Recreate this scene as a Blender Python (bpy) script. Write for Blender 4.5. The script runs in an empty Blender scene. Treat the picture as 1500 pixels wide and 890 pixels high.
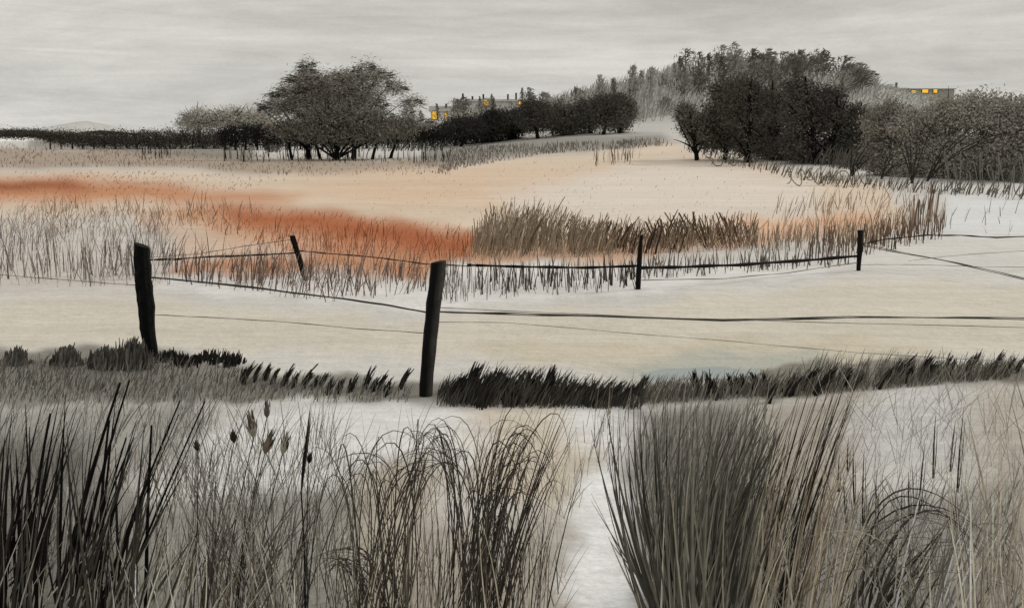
import bpy, math, random
import numpy as np
from mathutils import Vector

random.seed(7)
rng = np.random.default_rng(7)
scene = bpy.context.scene
COL = scene.collection

# ------------------------------------------------------------------ camera
F, CX, CY, HOR, EYE = 1608.0, 750.0, 445.0, 195.0, 2.4
PITCH = math.atan((CY - HOR) / F)
cp, sp = math.cos(PITCH), math.sin(PITCH)
cam_d = bpy.data.cameras.new('camera')
cam_d.sensor_width = 36.0
cam_d.lens = 36.0 * F / 1500.0
cam_d.clip_start, cam_d.clip_end = 0.1, 9000
cam = bpy.data.objects.new('camera', cam_d)
COL.objects.link(cam)
cam.location = (0, 0, EYE)
cam.rotation_euler = (math.pi / 2 - PITCH, 0, 0)
scene.camera = cam


def rays(px, py):
    px, py = np.asarray(px, float), np.asarray(py, float)
    u, v = (px - CX) / F, (CY - py) / F
    return u, cp + v * sp, -sp + v * cp           # dx, dy, dz


def at(px, py, Y):
    """world point seen at px,py on the vertical plane at distance Y"""
    dx, dy, dz = rays(px, py)
    t = Y / dy
    return np.stack(np.broadcast_arrays(dx * t, dy * t, EYE + dz * t), -1)


def to_px(P):
    P = np.asarray(P, float)
    x, y, z = P[..., 0], P[..., 1], P[..., 2] - EYE
    dep = y * cp - z * sp
    v = y * sp + z * cp
    return CX + F * x / dep, CY - F * v / dep


def S(a, b, x):
    t = np.clip((x - a) / (b - a), 0, 1)
    return t * t * (3 - 2 * t)


def H(X, Y):
    X, Y = np.asarray(X, float), np.asarray(Y, float)
    sx = np.where(X < 55, 35.0, 33.0)
    sy = np.where(Y < 260, 58.0, 130.0)
    h = 16.5 * np.exp(-0.5 * ((X - 55) / sx) ** 2 - 0.5 * ((Y - 260) / sy) ** 2)
    h = h + 1.35 * S(68, 125, Y) * S(-14, 10, X) * (1 - S(30, 60, X))
    h = h + 8.2 * np.exp(-0.5 * ((X + 2) / 34) ** 2 - 0.5 * ((Y - 410) / 70) ** 2)
    flat = 1 - np.exp(-((X - 1.85) / 1.5) ** 2 - ((Y - 11.2) / .9) ** 2) ** .5      # level ditch bottom
    h = h + flat * 0.025 * np.sin(X * 1.7 + Y * .6) * np.sin(Y * 1.3 - X * .4) * S(2, 6, Y)
    h = h + flat * 0.07 * np.exp(-0.5 * ((Y - 10.9) / .45) ** 2) * np.cos(X * .9) ** 2
    return h


def ground(px, py):
    dx, dy, dz = rays(px, py)
    z = np.zeros(np.broadcast(dx, dz).shape)
    dz = np.minimum(dz, -1e-4)
    for _ in range(70):
        t = (z - EYE) / dz
        z = 0.75 * z + 0.25 * H(dx * t, dy * t)
    t = (z - EYE) / dz
    X, Y = dx * t, dy * t
    return np.stack([X, Y, H(X, Y)], -1)


def lin(c):
    c = np.asarray(c, float) / 255.0
    return np.where(c <= 0.04045, c / 12.92, ((c + 0.055) / 1.055) ** 2.4)


# ------------------------------------------------------------------ objects
def tag(o, label=None, cat=None, group=None, kind=None):
    if label: o['label'] = label
    if cat: o['category'] = cat
    if group: o['group'] = group
    if kind: o['kind'] = kind
    return o


def empty(name, loc, label, cat, group=None):
    o = bpy.data.objects.new(name, None)
    o.empty_display_size = 0.2
    COL.objects.link(o)
    o.location = [float(v) for v in loc]
    return tag(o, label, cat, group)


class Mesh:
    def __init__(self):
        self.v, self.f, self.c, self.n = [], [], [], 0

    def add(self, verts, faces, cols):
        verts = np.asarray(verts, float).reshape(-1, 3)
        self.v.append(verts)
        self.f += [tuple(int(i) + self.n for i in f) for f in faces] if not isinstance(faces, np.ndarray) \
            else (faces + self.n).tolist()
        cols = np.asarray(cols, float)
        if cols.ndim == 1: cols = np.tile(cols, (len(verts), 1))
        self.c.append(cols)
        self.n += len(verts)

    def build(self, name, mat, parent=None, smooth=False):
        V = np.concatenate(self.v)
        if parent is not None:
            V = V - np.array(parent_origin(parent))
        me = bpy.data.meshes.new(name)
        me.from_pydata(V.tolist(), [], self.f)
        a = me.color_attributes.new('Col', 'FLOAT_COLOR', 'POINT')
        C = np.concatenate(self.c)
        rgba = np.ones((len(C), 4), np.float32); rgba[:, :3] = C
        a.data.foreach_set('color', rgba.ravel())
        if smooth: me.polygons.foreach_set('use_smooth', [True] * len(me.polygons))
        me.materials.append(mat)
        o = bpy.data.objects.new(name, me)
        COL.objects.link(o)
        if parent is not None: o.parent = parent
        return o

    # --- curved flat blades: quadratic beziers, tapered
    def ribbons(self, p0, p1, p2, w, col, segs=4, taper=0.12, spin=0.8, base=1.0):
        p0, p1, p2 = (np.asarray(p, float).reshape(-1, 3) for p in (p0, p1, p2))
        n = len(p0)
        if n == 0: return
        w = np.broadcast_to(np.asarray(w, float), (n,))
        col = np.asarray(col, float)
        if col.ndim == 1: col = np.tile(col, (n, 1))
        t = np.linspace(0, 1, segs + 1)[None, :, None]
        P = p0[:, None] * (1 - t) ** 2 + 2 * p1[:, None] * t * (1 - t) + p2[:, None] * t * t
        T = 2 * (1 - t) * (p1 - p0)[:, None] + 2 * t * (p2 - p1)[:, None]
        view = P.mean(1) - np.array([0, 0, EYE])
        a = rng.normal(0, spin, n)
        vx = view[:, 0] * np.cos(a) - view[:, 1] * np.sin(a)
        vy = view[:, 0] * np.sin(a) + view[:, 1] * np.cos(a)
        view = np.stack([vx, vy, view[:, 2] * 0.3], -1)[:, None]
        side = np.cross(T, np.broadcast_to(view, T.shape))
        side /= np.linalg.norm(side, axis=-1, keepdims=True) + 1e-9
        tt = t[:, :, 0]
        prof = np.where(tt < .5, base + (1 - base) * tt * 2, 1 - (1 - taper) * (tt - .5) * 2)
        hw = (0.5 * w[:, None] * prof)[..., None]
        V = np.stack([P - side * hw, P + side * hw], 2).reshape(-1, 3)
        k = (segs + 1) * 2
        i = np.arange(n)[:, None] * k + np.arange(segs)[None] * 2
        i = i.ravel()
        self.add(V, np.stack([i, i + 1, i + 3, i + 2], -1), np.repeat(col, k, 0))

    def tube(self, pts, rad, col, sides=7, jitter=0.0, cap=True):
        pts = np.asarray(pts, float)
        n = len(pts)
        rad = np.broadcast_to(np.asarray(rad, float), (n,))
        T = np.gradient(pts, axis=0)
        T /= np.linalg.norm(T, axis=1, keepdims=True) + 1e-9
        ref = np.array([0.0, 1.0, 0.0]) if abs(T[:, 1]).mean() < .8 else np.array([0, 0, 1.0])
        A = np.cross(T, ref); A /= np.linalg.norm(A, axis=1, keepdims=True) + 1e-9
        B = np.cross(T, A)
        ang = np.linspace(0, 2 * math.pi, sides, endpoint=False)
        j = 1 + rng.normal(0, jitter, (n, sides)) if jitter else np.ones((n, sides))
        R = rad[:, None] * j
        V = pts[:, None] + R[..., None] * (A[:, None] * np.cos(ang)[None, :, None] + B[:, None] * np.sin(ang)[None, :, None])
        fs = []
        for a in range(n - 1):
            for b in range(sides):
                c = (b + 1) % sides
                fs.append((a * sides + b, a * sides + c, (a + 1) * sides + c, (a + 1) * sides + b))
        if cap:
            fs.append(tuple(range(sides)))
            fs.append(tuple(reversed(range((n - 1) * sides, n * sides))))
        self.add(V.reshape(-1, 3), fs, col)

    def box(self, lo, hi, col):
        x0, y0, z0 = lo; x1, y1, z1 = hi
        V = [(x0, y0, z0), (x1, y0, z0), (x1, y1, z0), (x0, y1, z0), (x0, y0, z1), (x1, y0, z1), (x1, y1, z1), (x0, y1, z1)]
        self.add(V, [(0, 3, 2, 1), (4, 5, 6, 7), (0, 1, 5, 4), (1, 2, 6, 5), (2, 3, 7, 6), (3, 0, 4, 7)], col)


def parent_origin(o):
    p = np.zeros(3)
    while o is not None:
        p += np.array(o.location); o = o.parent
    return p


# ------------------------------------------------------------------ materials
def material(name, rough=0.9, noise=None, bump=None, emit=None, spec=0.15):
    """vertex-colour albedo modulated by object-space noise layers [(scale xyz, amount, detail)]"""
    m = bpy.data.materials.new(name); m.use_nodes = True
    nt = m.node_tree; b = nt.nodes['Principled BSDF']
    b.inputs['Roughness'].default_value = rough
    b.inputs['Specular IOR Level'].default_value = spec
    at_ = nt.nodes.new('ShaderNodeAttribute'); at_.attribute_name = 'Col'
    out = at_.outputs['Color']
    geo = nt.nodes.new('ShaderNodeNewGeometry')
    for (sc, amt, det) in (noise or []):
        mp = nt.nodes.new('ShaderNodeVectorMath'); mp.operation = 'MULTIPLY'
        nt.links.new(geo.outputs['Position'], mp.inputs[0]); mp.inputs[1].default_value = sc
        nz = nt.nodes.new('ShaderNodeTexNoise'); nz.inputs['Scale'].default_value = 1.0
        nz.inputs['Detail'].default_value = det; nz.inputs['Roughness'].default_value = 0.65
        nt.links.new(mp.outputs[0], nz.inputs['Vector'])
        mr = nt.nodes.new('ShaderNodeMapRange')
        mr.inputs['From Min'].default_value = 0.25; mr.inputs['From Max'].default_value = 0.75
        mr.inputs['To Min'].default_value = 1 - amt; mr.inputs['To Max'].default_value = 1 + amt
        nt.links.new(nz.outputs['Fac'], mr.inputs['Value'])
        mu = nt.nodes.new('ShaderNodeVectorMath'); mu.operation = 'SCALE'
        nt.links.new(out, mu.inputs[0]); nt.links.new(mr.outputs[0], mu.inputs['Scale'])
        out = mu.outputs[0]
    nt.links.new(out, b.inputs['Base Color'])
    if bump:
        nz = nt.nodes.new('ShaderNodeTexNoise'); nz.inputs['Scale'].default_value = bump[0]
        nz.inputs['Detail'].default_value = 6
        nt.links.new(geo.outputs['Position'], nz.inputs['Vector'])
        bp = nt.nodes.new('ShaderNodeBump'); bp.inputs['Strength'].default_value = bump[1]
        bp.inputs['Distance'].default_value = bump[2]
        nt.links.new(nz.outputs['Fac'], bp.inputs['Height'])
        nt.links.new(bp.outputs[0], b.inputs['Normal'])
    if emit:
        b.inputs['Emission Color'].default_value = (*emit[0], 1)
        b.inputs['Emission Strength'].default_value = emit[1]
    return m


M_GROUND = material('ground_soil_snow', .95,
                    [((.3, 1.9, 1), .10, 7), ((2.2, 9, 2), .10, 6), ((26, 34, 26), .15, 4), ((.02, .16, 1), .08, 5)],
                    (4, .75, .07))
M_GRASS = material('dry_grass', .9, [((9, 9, 14), .28, 3)])
M_LEAF = material('winter_foliage', .95, [((.5, .5, .5), .22, 5)])
M_BARK = material('dark_bark', .9, [((6, 6, 1.5), .3, 5)], (8, .5, .05))
M_POST = material('tarred_wood', .85, [((30, 30, 3), .55, 6)], (26, .8, .02))
M_WIRE = material('weathered_wire', .8, [((7, 30, 30), .4, 4)])
M_WALL = material('rendered_wall', .9, [((.8, .8, .8), .15, 5)])
M_ROOF = material('slate_roof', .9, [((2, 2, 2), .25, 5)])
M_LIT = material('lit_window', .6, None, None, ((1.0, .56, .03), .72))
M_HILL = material('distant_hill', 1.0, [((.01, .01, .02), .2, 5)])
M_WATER = material('ditch_water', .12, [((.6, 4, 1), .12, 4)], (5, .12, .02), None, .4)

# ------------------------------------------------------------------ world + sun
world = bpy.data.worlds.new('World'); scene.world = world; world.use_nodes = True
nt = world.node_tree; bg = nt.nodes['Background']
sky = nt.nodes.new('ShaderNodeTexSky'); sky.sky_type = 'NISHITA'; sky.sun_disc = False
SUN_EL, SUN_AZ = math.radians(34), math.radians(70)       # azimuth clockwise from +Y (to the right)
sky.sun_elevation = SUN_EL; sky.sun_rotation = SUN_AZ
sky.air_density = 1; sky.dust_density = 4
N, L = nt.nodes.new, nt.links.new
tc = N('ShaderNodeTexCoord')


def w_noise(sc, det, lo, hi, fmin=.3, fmax=.7, rough=.6, off=(0, 0, 0)):
    mp = N('ShaderNodeVectorMath'); mp.operation = 'MULTIPLY_ADD'
    L(tc.outputs['Generated'], mp.inputs[0]); mp.inputs[1].default_value = sc; mp.inputs[2].default_value = off
    nz = N('ShaderNodeTexNoise'); nz.inputs['Scale'].default_value = 1; nz.inputs['Detail'].default_value = det
    nz.inputs['Roughness'].default_value = rough; nz.inputs['Distortion'].default_value = .9
    L(mp.outputs[0], nz.inputs['Vector'])
    mr = N('ShaderNodeMapRange'); mr.inputs['From Min'].default_value = fmin; mr.inputs['From Max'].default_value = fmax
    mr.inputs['To Min'].default_value = lo; mr.inputs['To Max'].default_value = hi
    L(nz.outputs['Fac'], mr.inputs['Value'])
    return mr.outputs[0]


def mul(a, b):
    m = N('ShaderNodeMath'); m.operation = 'MULTIPLY'; L(a, m.inputs[0]); L(b, m.inputs[1]); return m.outputs[0]


sep = N('ShaderNodeSeparateXYZ'); L(tc.outputs['Generated'], sep.inputs[0])
ramp = N('ShaderNodeValToRGB')                            # overcast: greyer band up from the horizon, bright overhead
els = ramp.color_ramp.elements
els[0].position = 0.0; els[0].color = (*lin((219, 217, 211)), 1)
els[1].position = 1.0; els[1].color = (.80, .80, .79, 1)
for p, c in ((.045, (212, 210, 204)), (.09, (208, 206, 198)), (.125, (202, 200, 192)), (.3, (216, 215, 212))):
    e = els.new(p); e.color = (*lin(c), 1)
L(sep.outputs['Z'], ramp.inputs[0])
f1 = w_noise((3.4, 3.4, 24), 7, .83, 1.13)               # broad wind-drawn bands
f2 = w_noise((8, 8, 95), 6, .915, 1.07, off=(4, 2, 9))  # fine streaks
f3 = w_noise((240, 240, 520), 3, .965, 1.03)             # grain
f4 = w_noise((2.2, 2.2, 9), 4, .80, 1.14, off=(1.3, 7, 3))  # large pale and grey patches
fac = mul(mul(f1, f2), mul(f3, f4))
cl = N('ShaderNodeVectorMath'); cl.operation = 'SCALE'; L(ramp.outputs[0], cl.inputs[0]); L(fac, cl.inputs['Scale'])
skys = N('ShaderNodeVectorMath'); skys.operation = 'SCALE'; L(sky.outputs[0], skys.inputs[0]); skys.inputs['Scale'].default_value = .1
mix = N('ShaderNodeMix'); mix.data_type = 'RGBA'; mix.inputs['Factor'].default_value = .96
L(skys.outputs[0], mix.inputs['A']); L(cl.outputs[0], mix.inputs['B'])
L(mix.outputs['Result'], bg.inputs['Color']); bg.inputs['Strength'].default_value = 1.0

sd = bpy.data.lights.new('sun', 'SUN'); sd.energy = 1.15; sd.angle = math.radians(10); sd.color = (1, .97, .93)
so = bpy.data.objects.new('sun', sd); COL.objects.link(so)
dirv = Vector((math.sin(SUN_AZ) * math.cos(SUN_EL), math.cos(SUN_AZ) * math.cos(SUN_EL), math.sin(SUN_EL)))
so.rotation_euler = dirv.to_track_quat('Z', 'Y').to_euler()
so.location = (20, -5, 40)

# ------------------------------------------------------------------ ground
def in_poly(px, py, poly):
    inside = np.zeros(px.shape, bool)
    n = len(poly)
    for i in range(n):
        x0, y0 = poly[i]; x1, y1 = poly[(i + 1) % n]
        if y0 == y1: continue
        c = ((y0 > py) != (y1 > py)) & (px < (x1 - x0) * (py - y0) / (y1 - y0) + x0)
        inside ^= c
    return inside


def poly_mask(px, py, poly, soft):
    """soft-edged field: signed distance to the outline"""
    d = np.full(px.shape, 1e9)
    n = len(poly)
    for i in range(n):
        ax, ay = poly[i]; bx, by = poly[(i + 1) % n]
        ex, ey = bx - ax, by - ay
        t = np.clip(((px - ax) * ex + (py - ay) * ey) / (ex * ex + ey * ey + 1e-9), 0, 1)
        d = np.minimum(d, np.hypot((px - ax - t * ex) / 2.2, py - ay - t * ey))
    d = np.where(in_poly(px, py, poly), d, -d)
    return S(-soft, soft, d)


def wob(x, y, s):
    return (np.sin(x / 31 / s + y / 17 / s) + np.sin(x / 13 / s - y / 9 / s + 2) * .6 + np.sin(x / 57 / s + 1.3) * .8)


FIELDS = [  # (outline, colour, softness, strength) : each a field, verge or bare patch of the land
    ([(-900, 204), (640, 226), (660, 262), (420, 258), (250, 246), (-900, 250)], (168, 152, 136), 7, .95),
    ([(-900, 196), (60, 196), (98, 203), (60, 207), (-900, 208)], (240, 239, 236), 1.5, 1),
    ([(60, 205), (380, 206), (395, 236), (240, 228), (60, 216)], (136, 131, 122), 4, .85),
    ([(375, 206), (640, 206), (655, 228), (560, 236), (380, 232)], (204, 202, 197), 4, .8),
    ([(660, 200), (950, 196), (990, 210), (720, 236), (600, 246)], (132, 128, 120), 6, .8),
    ([(-900, 252), (250, 250), (440, 258), (700, 240), (980, 208), (1120, 240), (1300, 270), (1330, 345), (700, 350), (250, 320), (-900, 312)],
     (221, 203, 182), 9, .92),
    ([(720, 268), (1000, 235), (1180, 262), (1200, 318), (900, 330), (760, 310)], (224, 214, 204), 18, .9),
    ([(-900, 257), (120, 260), (260, 272), (430, 285), (430, 296), (120, 296), (-900, 290)], (194, 134, 94), 14, .92),
    ([(-900, 262), (90, 266), (130, 276), (-900, 282)], (150, 76, 38), 12, .95),
    ([(225, 312), (330, 298), (470, 312), (640, 330), (760, 352), (760, 384), (640, 392), (610, 418), (540, 400), (240, 402), (250, 378), (440, 372), (330, 340)],
     (196, 138, 98), 16, .92),
    ([(190, 316), (330, 318), (470, 352), (430, 376), (250, 372)], (210, 176, 148), 14, .7),
    ([(330, 304), (480, 314), (640, 334), (700, 350), (690, 378), (520, 352), (330, 322)], (170, 94, 54), 18, .9),
    ([(700, 352), (900, 345), (1100, 338), (1260, 318), (1290, 330), (1120, 358), (900, 382), (700, 390)], (210, 172, 144), 10, .9),
    ([(430, 262), (700, 246), (860, 246), (720, 300), (560, 306), (430, 290)], (217, 186, 156), 22, .6),
    ([(1015, 200), (1110, 231), (1240, 247), (1380, 264), (1700, 272), (1700, 222), (1100, 200)], (124, 120, 111), 4, .9),
    ([(1060, 322), (1270, 312), (1280, 326), (1100, 342)], (222, 178, 146), 8, .8),
    ([(-900, 318), (160, 318), (250, 345), (245, 400), (220, 424), (-900, 430)], (208, 200, 192), 14, .75),
    ([(1385, 285), (2500, 296), (2500, 352), (1310, 345), (1385, 330)], (224, 225, 226), 10, .95),
    ([(1300, 345), (2500, 352), (2500, 470), (1000, 470), (1060, 400)], (216, 213, 208), 14, .8),
    ([(240, 402), (620, 412), (660, 386), (930, 390), (1240, 384), (1200, 398), (900, 430), (640, 452), (420, 440), (230, 420)], (226, 224, 221), 8, .95),
    ([(-900, 430), (220, 438), (600, 470), (1000, 440), (1250, 410), (2500, 440), (2500, 535), (1250, 515), (700, 520), (240, 512), (-900, 490)],
     (211, 203, 187), 14, .8),
    ([(700, 505), (1000, 500), (1250, 490), (1400, 520), (1120, 545), (940, 545), (720, 530)], (200, 190, 168), 12, .7),
    ([(880, 532), (1000, 520), (1180, 512), (1240, 530), (1100, 560), (900, 566)], (176, 178, 168), 12, .85),
    ([(-900, 505), (230, 510), (420, 548), (600, 556), (650, 560), (780, 562), (930, 568), (940, 596), (650, 592), (400, 585), (230, 590), (-900, 600)],
     (122, 118, 109), 6, .9),
    ([(940, 556), (1020, 562), (1200, 525), (1480, 535), (2500, 555), (2500, 575), (1450, 556), (1160, 580), (950, 590)], (126, 121, 110), 5, .9),
    ([(-900, 590), (300, 585), (330, 640), (200, 700), (-900, 690)], (150, 147, 140), 22, .75),
    ([(440, 590), (930, 592), (900, 660), (560, 690), (440, 730), (300, 740), (280, 640)], (226, 225, 224), 16, .9),
    ([(-900, 640), (110, 640), (210, 760), (200, 1200), (-900, 1200)], (104, 101, 95), 26, .85),
    ([(190, 750), (420, 715), (540, 730), (520, 1200), (180, 1200)], (140, 137, 129), 22, .85),
    ([(520, 690), (640, 660), (640, 760), (560, 1200), (500, 1200)], (176, 166, 148), 22, .8),
    ([(700, 600), (800, 590), (860, 660), (830, 760), (700, 720)], (202, 190, 170), 22, .8),
    ([(600, 760), (830, 760), (840, 1200), (560, 1200)], (164, 157, 145), 24, .8),
    ([(852, 690), (905, 680), (945, 880), (990, 1200), (815, 1200), (838, 800)], (238, 238, 238), 12, 1),
    ([(920, 600), (1120, 590), (1120, 760), (1100, 1200), (990, 1200), (930, 850)], (112, 108, 100), 22, .9),
    ([(1110, 590), (1260, 570), (1250, 700), (1130, 900), (1090, 1200)], (158, 150, 136), 24, .8),
    ([(1250, 600), (1420, 560), (1440, 680), (1250, 690)], (200, 199, 200), 26, .8),
    ([(1420, 560), (2500, 560), (2500, 1200), (1420, 1200)], (176, 168, 154), 30, .75),
    ([(1150, 740), (1480, 720), (1500, 1200), (1110, 1200)], (140, 136, 129), 28, .8),
]


def land_colour(P):
    px, py = to_px(P)
    jx = px + 9 * wob(px, py, 1.0); jy = py + 2.2 * wob(px + 400, py, .8) * np.clip((py - 195) / 120, .15, 1.5)
    c = np.tile(lin((206, 203, 198)), (len(px), 1))
    for poly, col, soft, k in FIELDS:
        m = poly_mask(jx, jy, poly, soft) * k
        c = c * (1 - m[:, None]) + lin(col) * m[:, None]
    c = c * np.array([1.0, .985, .95])
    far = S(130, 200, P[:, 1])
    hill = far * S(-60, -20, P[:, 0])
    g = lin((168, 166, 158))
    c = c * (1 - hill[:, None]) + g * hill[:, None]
    return c


ys_px = np.concatenate([np.arange(1500, 905, -14), np.arange(905, 600, -3.0), np.arange(600, 207, -1.6)])
Ydist = EYE / np.tan(np.arctan((ys_px - CY) / F) + PITCH)
Ydist = np.concatenate([[-4000, -300, -40, -8, 0, 1.5], Ydist, np.geomspace(Ydist[-1] * 1.02, 7000, 110)])
us = np.concatenate([[-8, -3, -1.4], np.linspace(-.75, .75, 300), [1.4, 3, 8]])
V, Fc = [], []
for Y in Ydist:
    wscale = max(Y, 6.0) if Y > 0 else max(6.0, -Y)
    V.append(np.stack([us * wscale, np.full_like(us, Y), np.zeros_like(us)], -1))
V = np.concatenate(V); V[:, 2] = np.where(V[:, 1] > 2, H(V[:, 0], V[:, 1]), 0)
nu = len(us)
i = (np.arange(len(Ydist) - 1)[:, None] * nu + np.arange(nu - 1)[None]).ravel()
Fq = np.stack([i, i + 1, i + 1 + nu, i + nu], -1)
near = V[:, 1] > 2.2
C = np.tile(lin((150, 146, 138)), (len(V), 1))
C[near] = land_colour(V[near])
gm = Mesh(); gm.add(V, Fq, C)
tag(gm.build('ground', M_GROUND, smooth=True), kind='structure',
    label='pale winter farmland with rust and sand coloured fields', cat='ground')

# blue-grey water lying in the ditch below the bank
th = np.linspace(0, 2 * math.pi, 64, endpoint=False)
wx = 1010 + 105 * np.cos(th); wy = 549 + 9 * np.sin(th) * (1 + .25 * np.sin(3 * th)) + 1.2 * np.sin(7 * th) - .05 * (wx - 1015)
W = ground(wx, wy); W[:, 2] = np.median(H(W[:, 0], W[:, 1])) + .003
wm = Mesh(); wm.add(W, [tuple(range(len(W)))], lin((136, 146, 140)))
tag(wm.build('ditch_water', M_WATER), kind='structure', label='blue grey water standing in the ditch', cat='water')

# far low hills on the left horizon
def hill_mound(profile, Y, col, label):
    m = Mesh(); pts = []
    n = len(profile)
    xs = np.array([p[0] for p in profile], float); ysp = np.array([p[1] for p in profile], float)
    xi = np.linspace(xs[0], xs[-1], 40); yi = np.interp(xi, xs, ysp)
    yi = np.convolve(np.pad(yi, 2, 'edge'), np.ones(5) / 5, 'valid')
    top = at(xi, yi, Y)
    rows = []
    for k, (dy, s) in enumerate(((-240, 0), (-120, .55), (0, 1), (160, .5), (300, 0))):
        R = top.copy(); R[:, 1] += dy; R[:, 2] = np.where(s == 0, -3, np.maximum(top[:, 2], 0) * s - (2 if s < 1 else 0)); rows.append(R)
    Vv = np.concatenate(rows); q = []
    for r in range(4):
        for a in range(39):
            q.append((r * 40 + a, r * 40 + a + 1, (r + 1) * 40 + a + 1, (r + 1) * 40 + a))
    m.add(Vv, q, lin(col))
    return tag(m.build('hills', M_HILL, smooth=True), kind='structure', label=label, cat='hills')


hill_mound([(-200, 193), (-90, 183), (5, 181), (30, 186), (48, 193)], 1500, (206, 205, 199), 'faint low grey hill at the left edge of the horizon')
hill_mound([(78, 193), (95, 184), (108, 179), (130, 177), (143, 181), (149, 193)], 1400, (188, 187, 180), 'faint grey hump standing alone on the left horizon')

# ------------------------------------------------------------------ vegetation helpers
def tones(n, c, var=.25, warm=.0):
    base = lin(c)
    k = np.exp(rng.normal(0, var, n))[:, None]
    o = base[None] * k
    if warm: o[:, 0] *= 1 + warm * rng.random(n); o[:, 2] *= 1 - warm * rng.random(n)
    return np.clip(o, .004, .85)


def sample_poly(poly, n):
    xs = [p[0] for p in poly]; ys = [p[1] for p in poly]
    ox, oy = [], []
    got = 0
    while got < n:
        x = rng.uniform(min(xs), max(xs), n * 2); y = rng.uniform(min(ys), max(ys), n * 2)
        k = in_poly(x, y, poly)
        ox.append(x[k]); oy.append(y[k]); got += k.sum()
    return np.concatenate(ox)[:n], np.concatenate(oy)[:n]


def hatch(m, poly, n, hpx, wpx, col, lean=(0, .12), curve=.1, var=.3, spin=.7, warm=.0, segs=3, taper=.3, base=1.0, tops=None, patchy=0.0):
    """grass standing on the ground inside an outline; heights and widths given as seen, in photo pixels"""
    x, y = sample_poly(poly, n)
    if patchy:                                               # tufts and bare gaps
        g = .5 + .5 * np.sin(x / 23 + 2.2 * np.sin(x / 61 + y / 19) + y / 11)
        k = rng.random(n) < 1 - patchy * g
        x, y = x[k], y[k]; n = len(x)
    P = ground(x, y)
    sc = P[:, 1] / F
    h = rng.uniform(hpx[0], hpx[1], n) * sc
    if tops: h = h * np.interp(x, [t[0] for t in tops], [t[1] for t in tops])
    lx = rng.normal(lean[0], lean[1], n) * h; ly = rng.normal(0, .12, n) * h
    tip = P + np.stack([lx, ly, h], -1)
    mid = P + np.stack([lx * (.5 - curve * np.sign(lx) * rng.random(n)), ly * .3, h * .6], -1)
    w = rng.uniform(wpx[0], wpx[1], n) * sc
    m.ribbons(P - [0, 0, .01], mid, tip, w, tones(n, col, var, warm), segs, taper, spin, base)


def strokes(m, base, tip, bow, wpx, col, var=.25, spin=.6, segs=7, depth=.12, taper=.15, warm=0, streak=.3):
    """long blades from a ground pixel to a tip pixel; bow bends them sideways/up (pixels)"""
    base, tip, bow = (np.asarray(a, float).reshape(-1, 2) for a in (base, tip, bow))
    P = ground(base[:, 0], base[:, 1])
    n = len(P)
    dY = rng.normal(0, depth, n)
    T = at(tip[:, 0], tip[:, 1], P[:, 1] + dY)
    T[:, 2] = np.maximum(T[:, 2], H(T[:, 0], T[:, 1]) + .005)
    mid = at((base[:, 0] + tip[:, 0]) / 2 + bow[:, 0], (base[:, 1] + tip[:, 1]) / 2 + bow[:, 1], P[:, 1] + dY * .3)
    mid[:, 2] = np.maximum(mid[:, 2], H(mid[:, 0], mid[:, 1]) + .02)
    w = np.broadcast_to(wpx, (n,)) * .86 * P[:, 1] / F
    c = np.clip((1.35 if np.mean(col) < 60 else 2.1) * tones(n, col, var, warm) * [1.01, 1, .965] * np.exp(streak * np.sin(base[:, 0] / 7 + 2 * np.sin(base[:, 0] / 19)))[:, None], .004, .8)
    m.ribbons(P - [0, 0, .02], mid, T, w, c, segs, taper, spin)


def leaves(m, ells, d, clusters, per, size, col, var=.22, flat=1.0, slant=None, spin=3, aspect=.4, leafvar=.2):
    """leafy clumps filling ellipsoids given as seen (cx,cy,rx,ry pixels at distance d)"""
    tot = sum(e[2] * e[3] for e in ells); size = size * .56; clusters *= 3.6
    s = d / F
    for (cx, cy, rx, ry) in ells:
        k = max(4, int(clusters * rx * ry / tot))
        v = rng.normal(size=(k, 3)); v /= np.linalg.norm(v, axis=1, keepdims=True)
        r = rng.random(k) ** .45
        c0 = at(cx, cy, d)
        cc = c0 + v * r[:, None] * np.array([rx * s, rx * s * .8 * flat, ry * s])
        ct = np.exp(rng.normal(0, var, k))
        rc = rng.uniform(.5, 1.15, k) * 6.6 * size
        cen = np.repeat(cc, per, 0); n = k * per
        off = rng.normal(size=(n, 3)) * np.repeat(rc, per)[:, None] * np.array([.36, .36, .28])
        p = cen + off
        p[:, 2] = np.maximum(p[:, 2], H(p[:, 0], p[:, 1]) + .05)
        L_ = size * np.clip(np.exp(rng.normal(-.1, .45, n)), .35, 1.6)
        dv = rng.normal(size=(n, 3))
        if slant is not None: dv = dv * .45 + np.asarray(slant) * np.where(p[:, :1] > c0[0], 1, -1) * [1, 1, 0] + np.asarray(slant) * [0, 0, 1]
        dv /= np.linalg.norm(dv, axis=1, keepdims=True)
        tcol = 3.8 * lin(col)[None] * (np.repeat(ct, per) * np.exp(rng.normal(0, leafvar, n)))[:, None]
        m.ribbons(p - dv * L_[:, None] / 2, p + rng.normal(0, .12, (n, 3)) * L_[:, None], p + dv * L_[:, None] / 2,
                  L_ * aspect, np.clip(tcol, .004, .8), 2, .2, spin, .4)


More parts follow.
